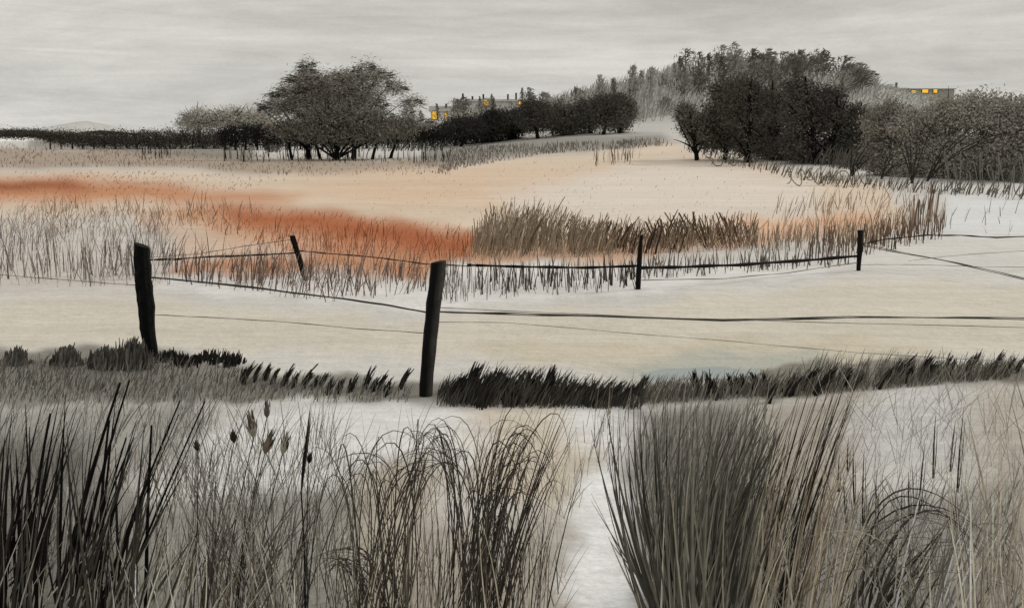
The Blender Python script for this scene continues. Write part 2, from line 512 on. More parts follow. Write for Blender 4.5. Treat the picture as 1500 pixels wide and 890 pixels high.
def twigs(m, ells, d, dens, col, slope=0.0):
    """fine bare shoots standing out of the crown"""
    s = d / F
    for (cx, cy, rx, ry) in ells:
        n = int(dens * (rx + ry) * 1.3)
        if n < 1: continue
        v = rng.normal(size=(n, 3)); v[:, 2] = np.abs(v[:, 2]) * 1.1 - .25
        v /= np.linalg.norm(v, axis=1, keepdims=True)
        c0 = at(cx, cy, d); R_ = np.array([rx * s, rx * s * .8, ry * s])
        a = c0 + v * R_ * rng.uniform(.35, .85, n)[:, None]
        L_ = rng.uniform(6, 15, n)[:, None] * s
        out = v * [1, 1, .8] + rng.normal(0, .28, (n, 3)) + [0, 0, .25]
        if slope: out = out * .5 + np.stack([np.sign(v[:, 0]) * slope, 0 * v[:, 0], np.full(n, -.45 * slope)], -1)
        b = a + out * L_
        b[:, 2] = np.maximum(b[:, 2], H(b[:, 0], b[:, 1]) + .1)
        m.ribbons(a, (a + b) / 2 + rng.normal(0, .1, (n, 3)) * L_, b, rng.uniform(.5, 1.2, n) * s, tones(n, np.asarray(col) + 34, .3), 3, .3, 2)


def trunk_mesh(base_px, top_px, d, rpx, limbs, col=(22, 21, 19), base_pt=None):
    s = d / F
    b = at(*base_px, d); b[2] = H(b[0], b[1]) - .1
    t = at(*top_px, d)
    m = Mesh()
    k = np.linspace(0, 1, 7)[:, None]
    pts = b * (1 - k) + t * k
    pts[1:-1] += rng.normal(0, .25 * rpx * s, (5, 3)) * [1, .6, 0]
    rad = rpx * s * np.array([1.35, 1, .9, .8, .65, .5, .3])
    m.tube(pts, rad, lin(col), 8, .08)
    for (f0, lx, ly) in limbs:
        p0 = b * (1 - f0) + t * f0
        p2 = at(lx, ly, d + rng.normal(0, 12 * s))
        p1 = (p0 + p2) / 2 + np.array([0, 0, 2.5 * s]) + rng.normal(0, 2 * s, 3)
        kk = np.linspace(0, 1, 7)[:, None]
        m.tube(p0 * (1 - kk) ** 2 + 2 * p1 * kk * (1 - kk) + p2 * kk * kk, rpx * s * np.linspace(.5, .1, 7), lin(col), 6)
    return m, b


def tree(name, label, cat, base_px, top_px, d, rpx, limbs, ells, clusters, per, size, col, group=None, trunk_col=(22, 21, 19), tw=1.0, sl=0.0, cback=0.0, **kw):
    tm, b = trunk_mesh(base_px, top_px, d, rpx, limbs, trunk_col)
    root = empty(name, (b[0], b[1], b[2] + .1), label, cat, group)
    tm.build('trunk', M_BARK, root, True)
    cm = Mesh(); leaves(cm, ells, d + cback, clusters, per, size, col, **kw)
    cm.build('crown', M_LEAF, root)
    wm_ = Mesh(); twigs(wm_, ells, d, tw, trunk_col, sl)
    wm_.build('twigs', M_BARK, root)
    return root


# ------------------------------------------------------------------ left clump of trees
tree('pine_tree', 'tall ragged pine with pointed top in the left tree clump', 'tree', (452, 235), (449, 96), 100, 3.4,
     [(.12, 372, 150), (.2, 395, 140), (.3, 410, 122), (.45, 425, 110), (.25, 492, 150), (.4, 478, 125), (.55, 470, 108), (.1, 400, 176)],
     [(450, 104, 11, 19), (442, 120, 26, 13), (426, 140, 36, 15), (406, 160, 32, 14), (455, 130, 22, 26), (462, 150, 40, 34), (488, 140, 30, 30), (484, 126, 28, 18), (470, 178, 44, 22)], 360, 22, .34, (74, 71, 65),
     slant=(.8, .0, -.5), aspect=.2, tw=2.2, sl=.6)
tree('broadleaf_tree', 'broad round-topped tree beside the pointed pine', 'tree', (518, 236), (532, 110), 102, 3.2,
     [(.15, 602, 168), (.25, 590, 150), (.35, 575, 118), (.5, 555, 104), (.3, 490, 120), (.2, 620, 182), (.55, 508, 106)],
     [(508, 112, 24, 11), (536, 104, 22, 13), (556, 114, 22, 12), (580, 130, 16, 13), (604, 152, 18, 9), (520, 132, 38, 26), (500, 146, 32, 28), (540, 156, 34, 22), (548, 174, 34, 12), (612, 180, 30, 7), (598, 168, 8, 10)], 300, 20, .34, (80, 78, 71),
     slant=(.8, .0, -.45), aspect=.22, tw=1.6, sl=.45)
tree('thorn_bush', 'dark domed thorn thicket beneath the pine and broad tree', 'bush', (492, 236), (495, 170), 97, 3.6,
     [(.05, 440, 180), (.05, 462, 160), (.05, 480, 150), (.05, 515, 150), (.05, 540, 160), (.05, 560, 178), (.05, 425, 196), (.05, 585, 188)],
     [(498, 178, 56, 26), (455, 190, 36, 16), (545, 190, 44, 15), (500, 198, 74, 12)], 190, 22, .36, (58, 56, 51))
for k, (bx, tx) in enumerate(((428, 418), (470, 452), (545, 558), (572, 590))):
    lab = ['thin leaning stem at the left foot of the pine clump', 'stout dark stem between the pine and the thorn thicket',
           'crooked stem right of the thorn thicket', 'slim stem at the right foot of the tree clump'][k]
    tree('young_tree', lab, 'tree', (bx, 236 - k % 2 * 3), (tx, 176), 98 + k, 2.1, [(.4, tx - 14, 186), (.4, tx + 12, 182), (.55, tx + 3, 168)],
         [(tx, 188, 22, 12)], 34, 20, .34, (66, 64, 58))

# grey rounded bushes beyond the hedge, far left
for k, (x, y, rx, ry) in enumerate(((291, 172, 26, 13), (338, 170, 27, 13), (374, 174, 22, 14))):
    lab = ['rounded grey bush at the left end of the three beyond the hedge', 'rounded grey bush in the middle of three beyond the hedge',
           'grey bush beyond the hedge touching the pine clump'][k]
    tree('round_bush', lab, 'bush', (x, 192), (x, y - 4), 185, 1.8, [(.4, x - 10, y), (.4, x + 10, y)],
         [(x, y, rx, ry), (x - 8, y + 8, rx, 9), (x + 9, y + 8, rx * .8, 9)], 130, 18, .42, (104, 101, 94), var=.12, leafvar=.14)

# long black hedgerow in three lengths
def hedge(label, line, d, col, dens):
    xs = np.array([p[0] for p in line], float)
    root = None; m = Mesh()
    s = d / F
    x0, x1 = xs[0], xs[-1]
    P0 = at((x0 + x1) / 2, 205, d)
    root = empty('hedge', (P0[0], P0[1], H(P0[0], P0[1])), label, 'hedge')
    x = np.arange(x0, x1, 5.5)
    top = np.interp(x, xs, [p[1] for p in line]); bot = np.interp(x, xs, [p[2] for p in line])
    for xx, t_, b_ in zip(x, top, bot):
        leaves(m, [(xx, (t_ + b_) / 2 + .5, 6, max(.8, (b_ - t_) / 2 - 1))], d, dens, 14, .34, col, var=.12, leafvar=.2)
    for xx in np.arange(max(x0, 70) + 3, x1, 16):
        q = at(xx, 205, d); q[2] = H(q[0], q[1]); t_ = np.interp(xx, xs, [p[1] for p in line])
        e = at(xx + random.uniform(-5, 5), t_ + 3, d)
        st = Mesh(); st.tube(np.array([q - [0, 0, .1], (q + e) / 2 + rng.normal(0, .1, 3), e]), [.14, .1, .05], lin((24, 23, 21)), 6)
        st.build('stem', M_BARK, root)
    m.build('leaf_mass', M_LEAF, root)
    return root


hedge('low dark hedge thinning out towards the left horizon', [(-60, 193.6, 196.5), (50, 192.6, 198.5), (70, 192, 206), (100, 191, 214), (180, 190, 219), (262, 187, 220), (330, 186, 220)], 165, (44, 42, 38), 17)
hedge('black hedge under the pine clump', [(325, 183, 219), (360, 179, 218), (420, 183, 215), (500, 186, 214), (560, 185, 213), (620, 183, 213)], 152, (22, 21, 19), 18)
hedge('black hedge running from the tree clump to the white house', [(615, 182, 213), (660, 178, 215), (710, 173, 215), (760, 170, 215)], 146, (22, 21, 19), 18)
# thin far hedge line on the horizon
m = Mesh(); x = np.arange(-260, 70, 2.0)
P0 = at(-20, 196, 620)
r_ = empty('hedge', (P0[0], P0[1], 0), 'hair-thin hedge line on the far left horizon', 'hedge')
leaves(m, [(xx, 194.2 - .01 * xx / 10, 2.5, .9) for xx in x], 620, 900, 5, .6, (40, 39, 36))
m.build('leaf_mass', M_LEAF, r_)

# ------------------------------------------------------------------ row of dark trees on the rise
ROW = [((676, 212), (684, 178), [(680, 188, 32, 15)], (28, 27, 25), 'black squat tree right of the white house'),
       ((722, 213), (718, 164), [(716, 186, 24, 16), (722, 172, 14, 10)], (30, 29, 26), 'black tree below the long low building'),
       ((752, 213), (756, 164), [(756, 180, 28, 19), (738, 174, 14, 9)], (36, 34, 31), 'dark tree leaning over its stout black stem'),
       ((788, 213), (784, 158), [(786, 172, 30, 22), (780, 156, 18, 8)], (44, 42, 38), 'dark tree between the leaning tree and the pale rise'),
       ((826, 213), (820, 158), [(822, 173, 28, 24), (830, 184, 26, 16)], (50, 48, 43), 'dark round tree at the middle of the row on the rise'),
       ((866, 211), (858, 150), [(852, 172, 32, 26), (868, 160, 24, 16)], (48, 46, 41), 'dark tree with one thin upright stem near the row end'),
       ((884, 209), (890, 148), [(886, 166, 30, 26), (896, 152, 22, 13)], (46, 44, 40), 'dark tallest tree of the row on the rise'),
       ((908, 207), (912, 150), [(908, 168, 24, 26), (914, 156, 14, 18)], (58, 55, 50), 'last dark tree at the right end of the row')]
for k, (b, t, e, c, lab) in enumerate(ROW):
    d = 138 + (k % 3) * 3
    tree('broadleaf_tree', lab, 'tree', b, t, d, 2.5, [(.35, t[0] - 14, t[1] + 14), (.4, t[0] + 14, t[1] + 12), (.5, t[0] + 4, t[1])],
         e, 130, 20, .4, c, var=.14, leafvar=.18, cback=.9, tw=.6)
# softer grey shrubs in front of the long building
for k, (x, y, rx, ry) in enumerate(((682, 173, 28, 6), (722, 169, 30, 7), (757, 167, 26, 8))):
    lab = ['low grey shrub bank just right of the white house', 'grey shrub bank under the first yellow window', 'grey shrub bank under the second yellow window'][k]
    tree('round_bush', lab, 'bush', (x, 190), (x, y), 215, 1.2, [(.5, x - 12, y), (.5, x + 12, y)], [(x, y, rx, ry), (x, y + 10, rx, ry)], 90, 16, .5, (96, 94, 87), var=.1, leafvar=.12)

# ------------------------------------------------------------------ houses with lit windows
def wall_box(m, x0, x1, y0, y1, d, depth, col, down=0.0):
    a = at(x0, y1, d); b = at(x1, y0, d)
    m.box((a[0], d, a[2] - down), (b[0], d + depth, b[2]), col); return a, b


def window(root, x0, x1, y0, y1, d):
    fr = Mesh(); a, b = at(x0, y1, d), at(x1, y0, d); e = .16
    A0, Z0, A1, Z1 = a[0], a[2], b[0], b[2]
    for lo, hi in (((A0 - e, d - .14, Z0 - e), (A1 + e, d - .02, Z0)), ((A0 - e, d - .14, Z1), (A1 + e, d - .02, Z1 + e)),
                   ((A0 - e, d - .14, Z0), (A0, d - .02, Z1)), ((A1, d - .14, Z0), (A1 + e, d - .02, Z1))):
        fr.box(lo, hi, lin((70, 68, 62)))
    f = fr.build('window', M_WALL, root)
    pn = Mesh(); pn.box((A0, d - .09, Z0), (A1, d - .03, Z1), lin((225, 170, 60)))
    pn.build('pane', M_LIT, f)


D = 400
P = at(646, 178, D); hz = H(P[0], P[1])
h1 = empty('house', (P[0], D, hz), 'small white house with two yellow lit windows above the black hedge', 'house')
m = Mesh(); wall_box(m, 631, 659, 163, 184, D, 7, lin((232, 230, 226)), 4); m.build('wall', M_WALL, h1)
m = Mesh(); a, b = at(628, 163.5, D), at(662, 163.5, D); r = at(645, 155, D)
m.add([(a[0], D - .5, a[2]), (b[0], D - .5, a[2]), (b[0], D + 7.5, a[2]), (a[0], D + 7.5, a[2]), (a[0], D + 3.5, r[2]), (b[0], D + 3.5, r[2])],
      [(0, 1, 5, 4), (2, 3, 4, 5), (1, 2, 5), (3, 0, 4), (3, 2, 1, 0)], lin((160, 157, 149)))
rf = m.build('roof', M_ROOF, h1)
m = Mesh(); wall_box(m, 652, 655, 152, 160, D + 2, .8, lin((105, 100, 94))); m.build('chimney', M_WALL, rf)
window(h1, 633.5, 640, 162.5, 174.5, D); window(h1, 651.5, 655.5, 165, 174.5, D)

P = at(712, 165, D + 12); hz = H(P[0], P[1])
h2 = empty('house', (P[0], D + 12, hz), 'long low pale building with many chimneys and two yellow windows', 'house')
m = Mesh(); wall_box(m, 664, 771, 148, 170, D + 12, 9, lin((206, 203, 197)), 5); m.build('wall', M_WALL, h2)
m = Mesh(); a, b = at(660, 148.5, D + 12), at(774, 148.5, D + 12); r = at(700, 145, D + 12)
m.add([(a[0], D + 11.3, a[2]), (b[0], D + 11.3, a[2]), (b[0], D + 22, a[2]), (a[0], D + 22, a[2]), (a[0] + 2, D + 16, r[2]), (b[0] - 2, D + 16, r[2])],
      [(0, 1, 5, 4), (2, 3, 4, 5), (1, 2, 5), (3, 0, 4), (3, 2, 1, 0)], lin((158, 155, 148)))
rf = m.build('roof', M_ROOF, h2)
for x, t in ((678, 137), (692, 141), (708, 138), (744, 138), (756, 136)):
    m = Mesh(); wall_box(m, x - 1.3, x + 1.3, t, 149, D + 15, .7, lin((72, 70, 64))); m.build('chimney', M_WALL, rf)
window(h2, 708.5, 716, 146, 155, D + 12); window(h2, 760, 768.5, 147, 156, D + 12)

D3 = 300
P = at(1345, 160, D3)
h3 = empty('house', (P[0], D3, H(P[0], D3)), 'grey flat-roofed house with six yellow lit windows above the right wood', 'house')
m = Mesh(); wall_box(m, 1297, 1398, 131, 175, D3, 9, lin((168, 165, 157)), 4); m.build('wall', M_WALL, h3)
m = Mesh(); wall_box(m, 1294, 1401, 129.6, 131, D3 - .5, 10, lin((166, 163, 155))); rf = m.build('roof', M_ROOF, h3)
m = Mesh(); wall_box(m, 1312, 1315, 121, 129.3, D3 + 2, .6, lin((110, 107, 100))); m.build('chimney', M_WALL, rf)
for (x, y, w) in ((1321, 134.5, 4.5), (1338, 135, 3.6), (1355, 133.5, 4.6), (1370, 133.5, 3), (1341, 144.5, 5), (1363, 142.5, 5)):
    window(h3, x - w, x + w, y - 2.6, y + 2.6, D3)

# ------------------------------------------------------------------ grey wooded hill
proto = None
def hill_tree_root(x, Y, h, w, col, kind, label, group):
    X = (x - CX) / F * Y * 1.0
    z = H(X, Y)
    s = Y / F
    b = np.array([X, Y, z])
    root = empty('hill_tree', b, label, 'tree', group)
    t = Mesh(); t.tube(np.array([b - [0, 0, .3], b + [rng.normal(0, .2), 0, h * .5], b + [rng.normal(0, .3), 0, h * .95]]), [.2, .13, .04], lin((104, 101, 94)), 6)
    for k in range(4):
        f0 = random.uniform(.2, .6); q = b + [0, 0, h * f0]
        t.tube(np.array([q, q + [random.uniform(-w, w) * .6, random.uniform(-.5, .5), h * .25]]), [.09, .03], lin((112, 109, 102)), 5)
    t.build('trunk', M_BARK, root)
    c = Mesh()
    n = 170
    u = rng.random(n)
    if kind == 0:      # spire
        r = w * (1 - u) ** .8 * rng.uniform(.2, 1, n)
    else:
        r = w * np.sqrt(np.clip(1 - (2 * u - 1) ** 2, 0, 1)) * rng.uniform(.2, 1, n)
    a = rng.uniform(0, 6.28, n)
    p = b + np.stack([r * np.cos(a), r * np.sin(a), h * (.18 + .82 * u)], -1)
    dv = np.stack([np.cos(a) * .5 + .35, np.sin(a) * .5, rng.normal(.35, .45, n)], -1)
    L_ = rng.uniform(.5, 1.3, n)[:, None]
    c.ribbons(p - dv * L_ / 2, p, p + dv * L_ / 2, .13 * L_[:, 0] + .05, tones(n, col, .22), 2, .2, 2)
    c.build('crown', M_LEAF, root)
    return root


G1, G2 = 'pale grey trees on the hill flank', 'grey brush trees along the hill top'
for k in range(30):
    x = random.uniform(775, 985); Y = random.uniform(170, 245)
    hill_tree_root(x, Y, random.uniform(2.6, 4.6), random.uniform(.9, 1.6), random.choice([(166, 164, 157), (146, 144, 136), (184, 182, 176)]), k % 2,
                   'pale grey sketchy tree on the hill flank above the dark row', G1)
for k in range(60):
    x = random.uniform(985, 1262); Y = random.uniform(185, 262)
    hill_tree_root(x, Y, random.uniform(3.4, 5.6), random.uniform(1.6, 3.2), random.choice([(104, 101, 94), (122, 119, 111), (146, 143, 135)]), 0 if k % 9 == 0 else 1,
                   'grey brushy tree crowding the hill top behind the dark thicket', G2)
for k in range(16):
    hill_tree_root(random.uniform(596, 775), random.uniform(375, 397), random.uniform(3.4, 6.8), random.uniform(1.6, 3.2), random.choice([(120, 118, 110), (150, 148, 140), (100, 98, 91)]), k % 3 == 0,
                   'scrubby grey tree in front of the pale houses on the far rise', 'grey trees before the far houses')
for (x, Y, h, w, lab) in ((1303, 284, 4.4, 2.0, 'small grey tree hiding the left corner of the six-windowed house'), (1392, 282, 7.2, 2.6, 'grey tree hiding the right corner of the six-windowed house'),
                          (1420, 270, 7.6, 3.0, 'grey tree standing clear right of the six-windowed house'), (1290, 270, 4.2, 2.4, 'low grey tree on the slope left of the six-windowed house')):
    hill_tree_root(x, Y, h, w, (120, 117, 109), 1, lab, None)
sc = Mesh()
n = 6400
xx = rng.uniform(760, 1420, n); YY = rng.uniform(165, 268, n); XX = (xx - CX) / F * YY
Pn = np.stack([XX, YY, H(XX, YY)], -1); h_ = rng.uniform(.8, 2.6, n) * np.where(xx > 1275, .35, 1)
lx = rng.normal(.5, .5, n)
sc.ribbons(Pn, Pn + np.stack([lx * .3, 0 * lx, h_ * .7], -1), Pn + np.stack([lx, 0 * lx, h_], -1), rng.uniform(.08, .2, n), tones(n, (172, 170, 163), .25), 3, .2, .6)
tag(sc.build('undergrowth', M_LEAF), 'grey scrub and long grass covering the wooded hill', 'undergrowth', None, 'stuff')

# ------------------------------------------------------------------ dark thicket on the right
TH = [((1022, 216), (1010, 164), 84, [(1004, 166, 11, 15), (1018, 186, 20, 18), (1034, 198, 22, 16)], (66, 64, 58), 'small dark bush jutting from the left end of the thicket'),
      ((1062, 228), (1072, 122), 84, [(1066, 134, 26, 20), (1060, 172, 34, 32), (1056, 202, 30, 22)], (50, 48, 43), 'dark tall tree at the left end of the thicket'),
      ((1096, 236), (1100, 118), 81, [(1090, 132, 28, 20), (1098, 172, 40, 32), (1104, 212, 34, 20)], (46, 45, 40), 'dark tree over the thick black double stem'),
      ((1136, 238), (1132, 118), 84, [(1126, 142, 30, 18), (1138, 176, 40, 36), (1140, 216, 36, 20)], (56, 54, 48), 'dark tree in the middle of the thicket'),
      ((1196, 244), (1180, 112), 79, [(1172, 130, 26, 18), (1182, 164, 40, 34), (1170, 214, 32, 24)], (48, 46, 42), 'dark tree on a black stem leaning left'),
      ((1217, 245), (1228, 132), 79, [(1212, 144, 26, 18), (1230, 180, 42, 30), (1238, 216, 34, 24)], (46, 44, 40), 'dark tree on a black stem leaning right'),
      ((1262, 250), (1262, 150), 80, [(1256, 178, 30, 20), (1268, 218, 32, 30)], (64, 61, 55), 'dark tree at the right end of the thicket')]
for k, (b, t, d, e, c, lab) in enumerate(TH):
    tree('thicket_tree', lab, 'tree', b, t, d, 4.6 if k in (2, 4, 5) else 3.0,
         [(.25, t[0] - 24, t[1] + 40), (.3, t[0] + 24, t[1] + 38), (.45, t[0] - 12, t[1] + 12), (.5, t[0] + 12, t[1] + 10), (.12, b[0] - 30, b[1] - 45), (.12, b[0] + 30, b[1] - 48)],
         e, 210, 22, .27, c, None, (14, 13, 12), var=.09, leafvar=.13, tw=.9, cback=.8)

# grey wood at the right edge
WD = [((1300, 262), (1298, 156), [(1300, 180, 36, 30), (1298, 228, 36, 34)], 'grey bushy tree right beside the dark thicket'),
      ((1344, 266), (1342, 162), [(1344, 186, 42, 26), (1344, 232, 38, 34)], 'grey bushy tree standing below the six yellow windows'),
      ((1392, 268), (1390, 142), [(1398, 168, 40, 28), (1392, 230, 40, 38)], 'grey bushy tree right of the six yellow windows'),
      ((1440, 270), (1440, 142), [(1440, 163, 42, 26), (1442, 228, 40, 42)], 'grey bushy tree with a low humped crown at the far right'),
      ((1490, 272), (1488, 140), [(1488, 170, 44, 28), (1490, 228, 42, 44)], 'grey bushy tree touching the right edge'),
      ((1545, 276), (1545, 140), [(1542, 180, 40, 40), (1545, 220, 40, 40)], 'grey bushy tree half outside the right edge')]
for k, (b, t, e, lab) in enumerate(WD):
    tree('bushy_tree', lab, 'tree', b, t, 62 - k * 1.5, 2.0, [(.2, t[0] - 30, t[1] + 40), (.2, t[0] + 34, t[1] + 36), (.4, t[0] - 14, t[1] + 10), (.4, t[0] + 16, t[1] + 8)],
         e, 230, 20, .23, (88, 85, 79) if k else (76, 73, 67), trunk_col=(60, 57, 52), var=.08, leafvar=.1, tw=1.3)

# bare arching bushes in front of the wood
def bare_bush(label, bx, by, tips, wpx, col=(52, 49, 45)):
    b = ground(bx, by)
    root = empty('bare_bush', b, label, 'bush')
    m = Mesh(); s = b[1] / F
    for (tx, ty) in tips:
        t = at(tx, ty, b[1] + rng.normal(0, .8))
        mid = (b + t) / 2 + np.array([-(t[0] - b[0]) * .18, 0, abs(t[0] - b[0]) * .22])
        k = np.linspace(0, 1, 12)[:, None]
        m.tube((b - [0, 0, .1]) * (1 - k) ** 2 + 2 * mid * k * (1 - k) + t * k * k, wpx * s * np.linspace(.62, .22, 12), lin(col), 5)
    m.build('branches', M_BARK, root)


bare_bush('bare bush fanning dark branches beneath the yellow windows', 1336, 269, [(1318, 192), (1332, 180), (1345, 185), (1378, 165), (1326, 205), (1350, 200), (1310, 200)], 1.8)
bare_bush('bare bush with long branches arching far to the right', 1356, 266, [(1420, 172), (1440, 178), (1500, 195), (1500, 203), (1470, 178), (1520, 190)], 1.8)
bare_bush('bare bush sweeping up under the right end of the dark thicket', 1246, 258, [(1278, 205), (1262, 210), (1300, 205), (1285, 225), (1330, 215), (1248, 205)], 2.0)
bare_bush('low bare bush leaning right below the grey wood', 1290, 262, [(1334, 240), (1340, 225), (1320, 220), (1350, 232), (1310, 215)], 1.6)

# bramble loops at the wood's foot
def bramble(label, x0, x1, y0, y1, n):
    b = ground((x0 + x1) / 2, y1)
    root = empty('bramble', b, label, 'bramble')
    m = Mesh(); s = b[1] / F
    k = np.linspace(0, 1, n * 14)
    px = x0 + (x1 - x0) * k + (4 + 3 * np.sin(k * 23)) * np.sin(k * n * 2 * math.pi + .7 + np.sin(k * 11)) + 4 * np.sin(k * 9 + x0)
    py = (y0 + y1) / 2 + (y1 - y0) / 2 * np.cos(k * n * 2 * math.pi + .9 * np.sin(k * 14)) * (.85 + .35 * np.sin(k * 17 + x0)) - 2
    P = at(px, py, b[1] + .5 * np.sin(k * n * 6.28))
    P[:, 2] = np.maximum(P[:, 2], H(P[:, 0], P[:, 1]) + .03)
    m.tube(P, .75 * s, lin((112, 109, 103)), 5)
    m.build('stems', M_BARK, root)


bramble('tall bramble scribble looping below the grey wood at the far right', 1382, 1440, 228, 284, 5)
bramble('sprawling bramble loops at the very right edge below the wood', 1448, 1516, 230, 292, 5)
bramble('low bramble coils on the pale ground below the dark thicket', 1150, 1275, 248, 272, 8)
bramble('small bramble coils under the left stems of the thicket', 1040, 1080, 228, 244, 4)

# ------------------------------------------------------------------ grass in the middle distance (uncountable)
def stuff(name, label, cat, jobs):
    m = Mesh()
    for j in jobs: hatch(m, **j)
    return tag(m.build(name, M_GRASS), label, cat, None, 'stuff')


stuff('verge_grass', 'short grey brown grass along the foot of the hedge and trees', 'grass', [
    dict(poly=[(1020, 208), (1110, 232), (1250, 250), (1500, 270), (1500, 262), (1250, 240), (1110, 222)], n=1500, hpx=(8, 34), wpx=(.8, 1.6), col=(96, 92, 84), lean=(.3, .3), var=.35),
    dict(poly=[(380, 214), (650, 212), (650, 222), (380, 224)], n=500, hpx=(4, 16), wpx=(.8, 1.6), col=(84, 81, 74), lean=(.2, .3), var=.35, patchy=.7),
    dict(poly=[(0, 212), (400, 224), (660, 232), (660, 256), (420, 258), (240, 244), (0, 246)], n=2400, hpx=(1.5, 5), wpx=(.7, 1.4), col=(158, 143, 130), patchy=.7),
    dict(poly=[(660, 218), (960, 205), (985, 214), (800, 226), (640, 254)], n=2200, hpx=(2, 7), wpx=(.7, 1.4), col=(132, 126, 116), patchy=.6),
    dict(poly=[(860, 232), (935, 226), (940, 240), (870, 244)], n=40, hpx=(12, 22), wpx=(.7, 1.2), col=(120, 108, 96)),
    dict(poly=[(205, 222), (250, 222), (250, 234), (205, 234)], n=30, hpx=(10, 22), wpx=(.8, 1.4), col=(60, 52, 46)),
    dict(poly=[(325, 228), (660, 232), (660, 240), (325, 238)], n=110, hpx=(10, 28), wpx=(.8, 1.8), col=(48, 45, 41)),
    dict(poly=[(1000, 216), (1100, 244), (1250, 268), (1380, 276), (1500, 284), (1500, 294), (1230, 276), (1090, 248), (1000, 222)], n=420, hpx=(8, 24), wpx=(.8, 1.4), col=(92, 88, 80), lean=(.35, .25)),
])
stuff('meadow_grass', 'thin grey upright grass on the pale and rust coloured meadow', 'grass', [
    dict(poly=[(-500, 340), (240, 350), (250, 420), (-500, 424)], n=1900, hpx=(18, 60), wpx=(.6, 1.25), col=(150, 144, 138), lean=(.05, .24), var=.4, patchy=.6),
    dict(poly=[(0, 380), (220, 385), (230, 412), (0, 418)], n=150, hpx=(25, 60), wpx=(1, 2.4), col=(112, 106, 100), lean=(.0, .12), patchy=.6),
    dict(poly=[(60, 300), (340, 300), (420, 330), (60, 350)], n=260, hpx=(12, 28), wpx=(.7, 1.2), col=(158, 136, 118), lean=(-.12, .25), patchy=.6),
    dict(poly=[(230, 385), (620, 395), (640, 425), (500, 446), (230, 412)], n=520, hpx=(18, 56), wpx=(.8, 1.5), col=(132, 116, 106), lean=(.12, .24), var=.4, patchy=.5),
    dict(poly=[(240, 396), (620, 405), (620, 430), (460, 440), (240, 410)], n=130, hpx=(22, 50), wpx=(1, 2.2), col=(100, 88, 80), lean=(.12, .14), patchy=.5),
    dict(poly=[(300, 335), (700, 350), (690, 385), (420, 372)], n=420, hpx=(12, 28), wpx=(.7, 1.2), col=(160, 104, 76), lean=(.05, .2), patchy=.5),
    dict(poly=[(650, 402), (940, 400), (940, 424), (760, 436), (640, 446)], n=260, hpx=(16, 46), wpx=(.8, 1.6), col=(118, 110, 103), lean=(.0, .16), var=.4),
    dict(poly=[(670, 412), (940, 404), (930, 420), (700, 432)], n=70, hpx=(24, 42), wpx=(1.5, 2.8), col=(74, 66, 60), lean=(.0, .1)),
    dict(poly=[(940, 392), (1260, 378), (1260, 390), (940, 410)], n=200, hpx=(12, 34), wpx=(1, 2), col=(108, 99, 90), lean=(.0, .15)),
    dict(poly=[(1130, 300), (1340, 285), (1380, 330), (1130, 345)], n=300, hpx=(12, 30), wpx=(.7, 1.3), col=(168, 146, 126), lean=(.15, .3), patchy=.5),
    dict(poly=[(1390, 305), (1500, 300), (1500, 345), (1390, 345)], n=16, hpx=(10, 30), wpx=(.8, 1.4), col=(150, 147, 142), lean=(.1, .3)),
    dict(poly=[(1180, 360), (1380, 335), (1380, 350), (1260, 378), (1180, 384)], n=190, hpx=(14, 36), wpx=(1, 2.2), col=(104, 86, 72), lean=(.0, .12)),
])
stuff('stubble', 'fine short stubble over the sand and rust coloured fields', 'stubble', [
    dict(poly=[(0, 252), (250, 252), (440, 262), (230, 300), (0, 296)], n=900, hpx=(1.5, 4), wpx=(.5, 1.0), col=(184, 134, 98), lean=(.5, .3), patchy=.6),
    dict(poly=[(230, 312), (330, 300), (640, 330), (760, 355), (690, 392), (560, 402), (240, 400), (420, 372)], n=1800, hpx=(2, 8), wpx=(.5, 1.0), col=(186, 126, 88), lean=(.4, .3), patchy=.6),
    dict(poly=[(420, 262), (700, 244), (980, 212), (1120, 246), (1300, 275), (1300, 318), (760, 318), (560, 316)], n=800, hpx=(1, 3.5), wpx=(.5, 1.0), col=(214, 194, 172), lean=(.4, .3), patchy=.7),
    dict(poly=[(-20, 300), (230, 310), (250, 345), (-20, 350)], n=900, hpx=(4, 14), wpx=(.6, 1.2), col=(176, 160, 148), lean=(.3, .3), patchy=.6),
])
PL = dict(base=.45, taper=.75)
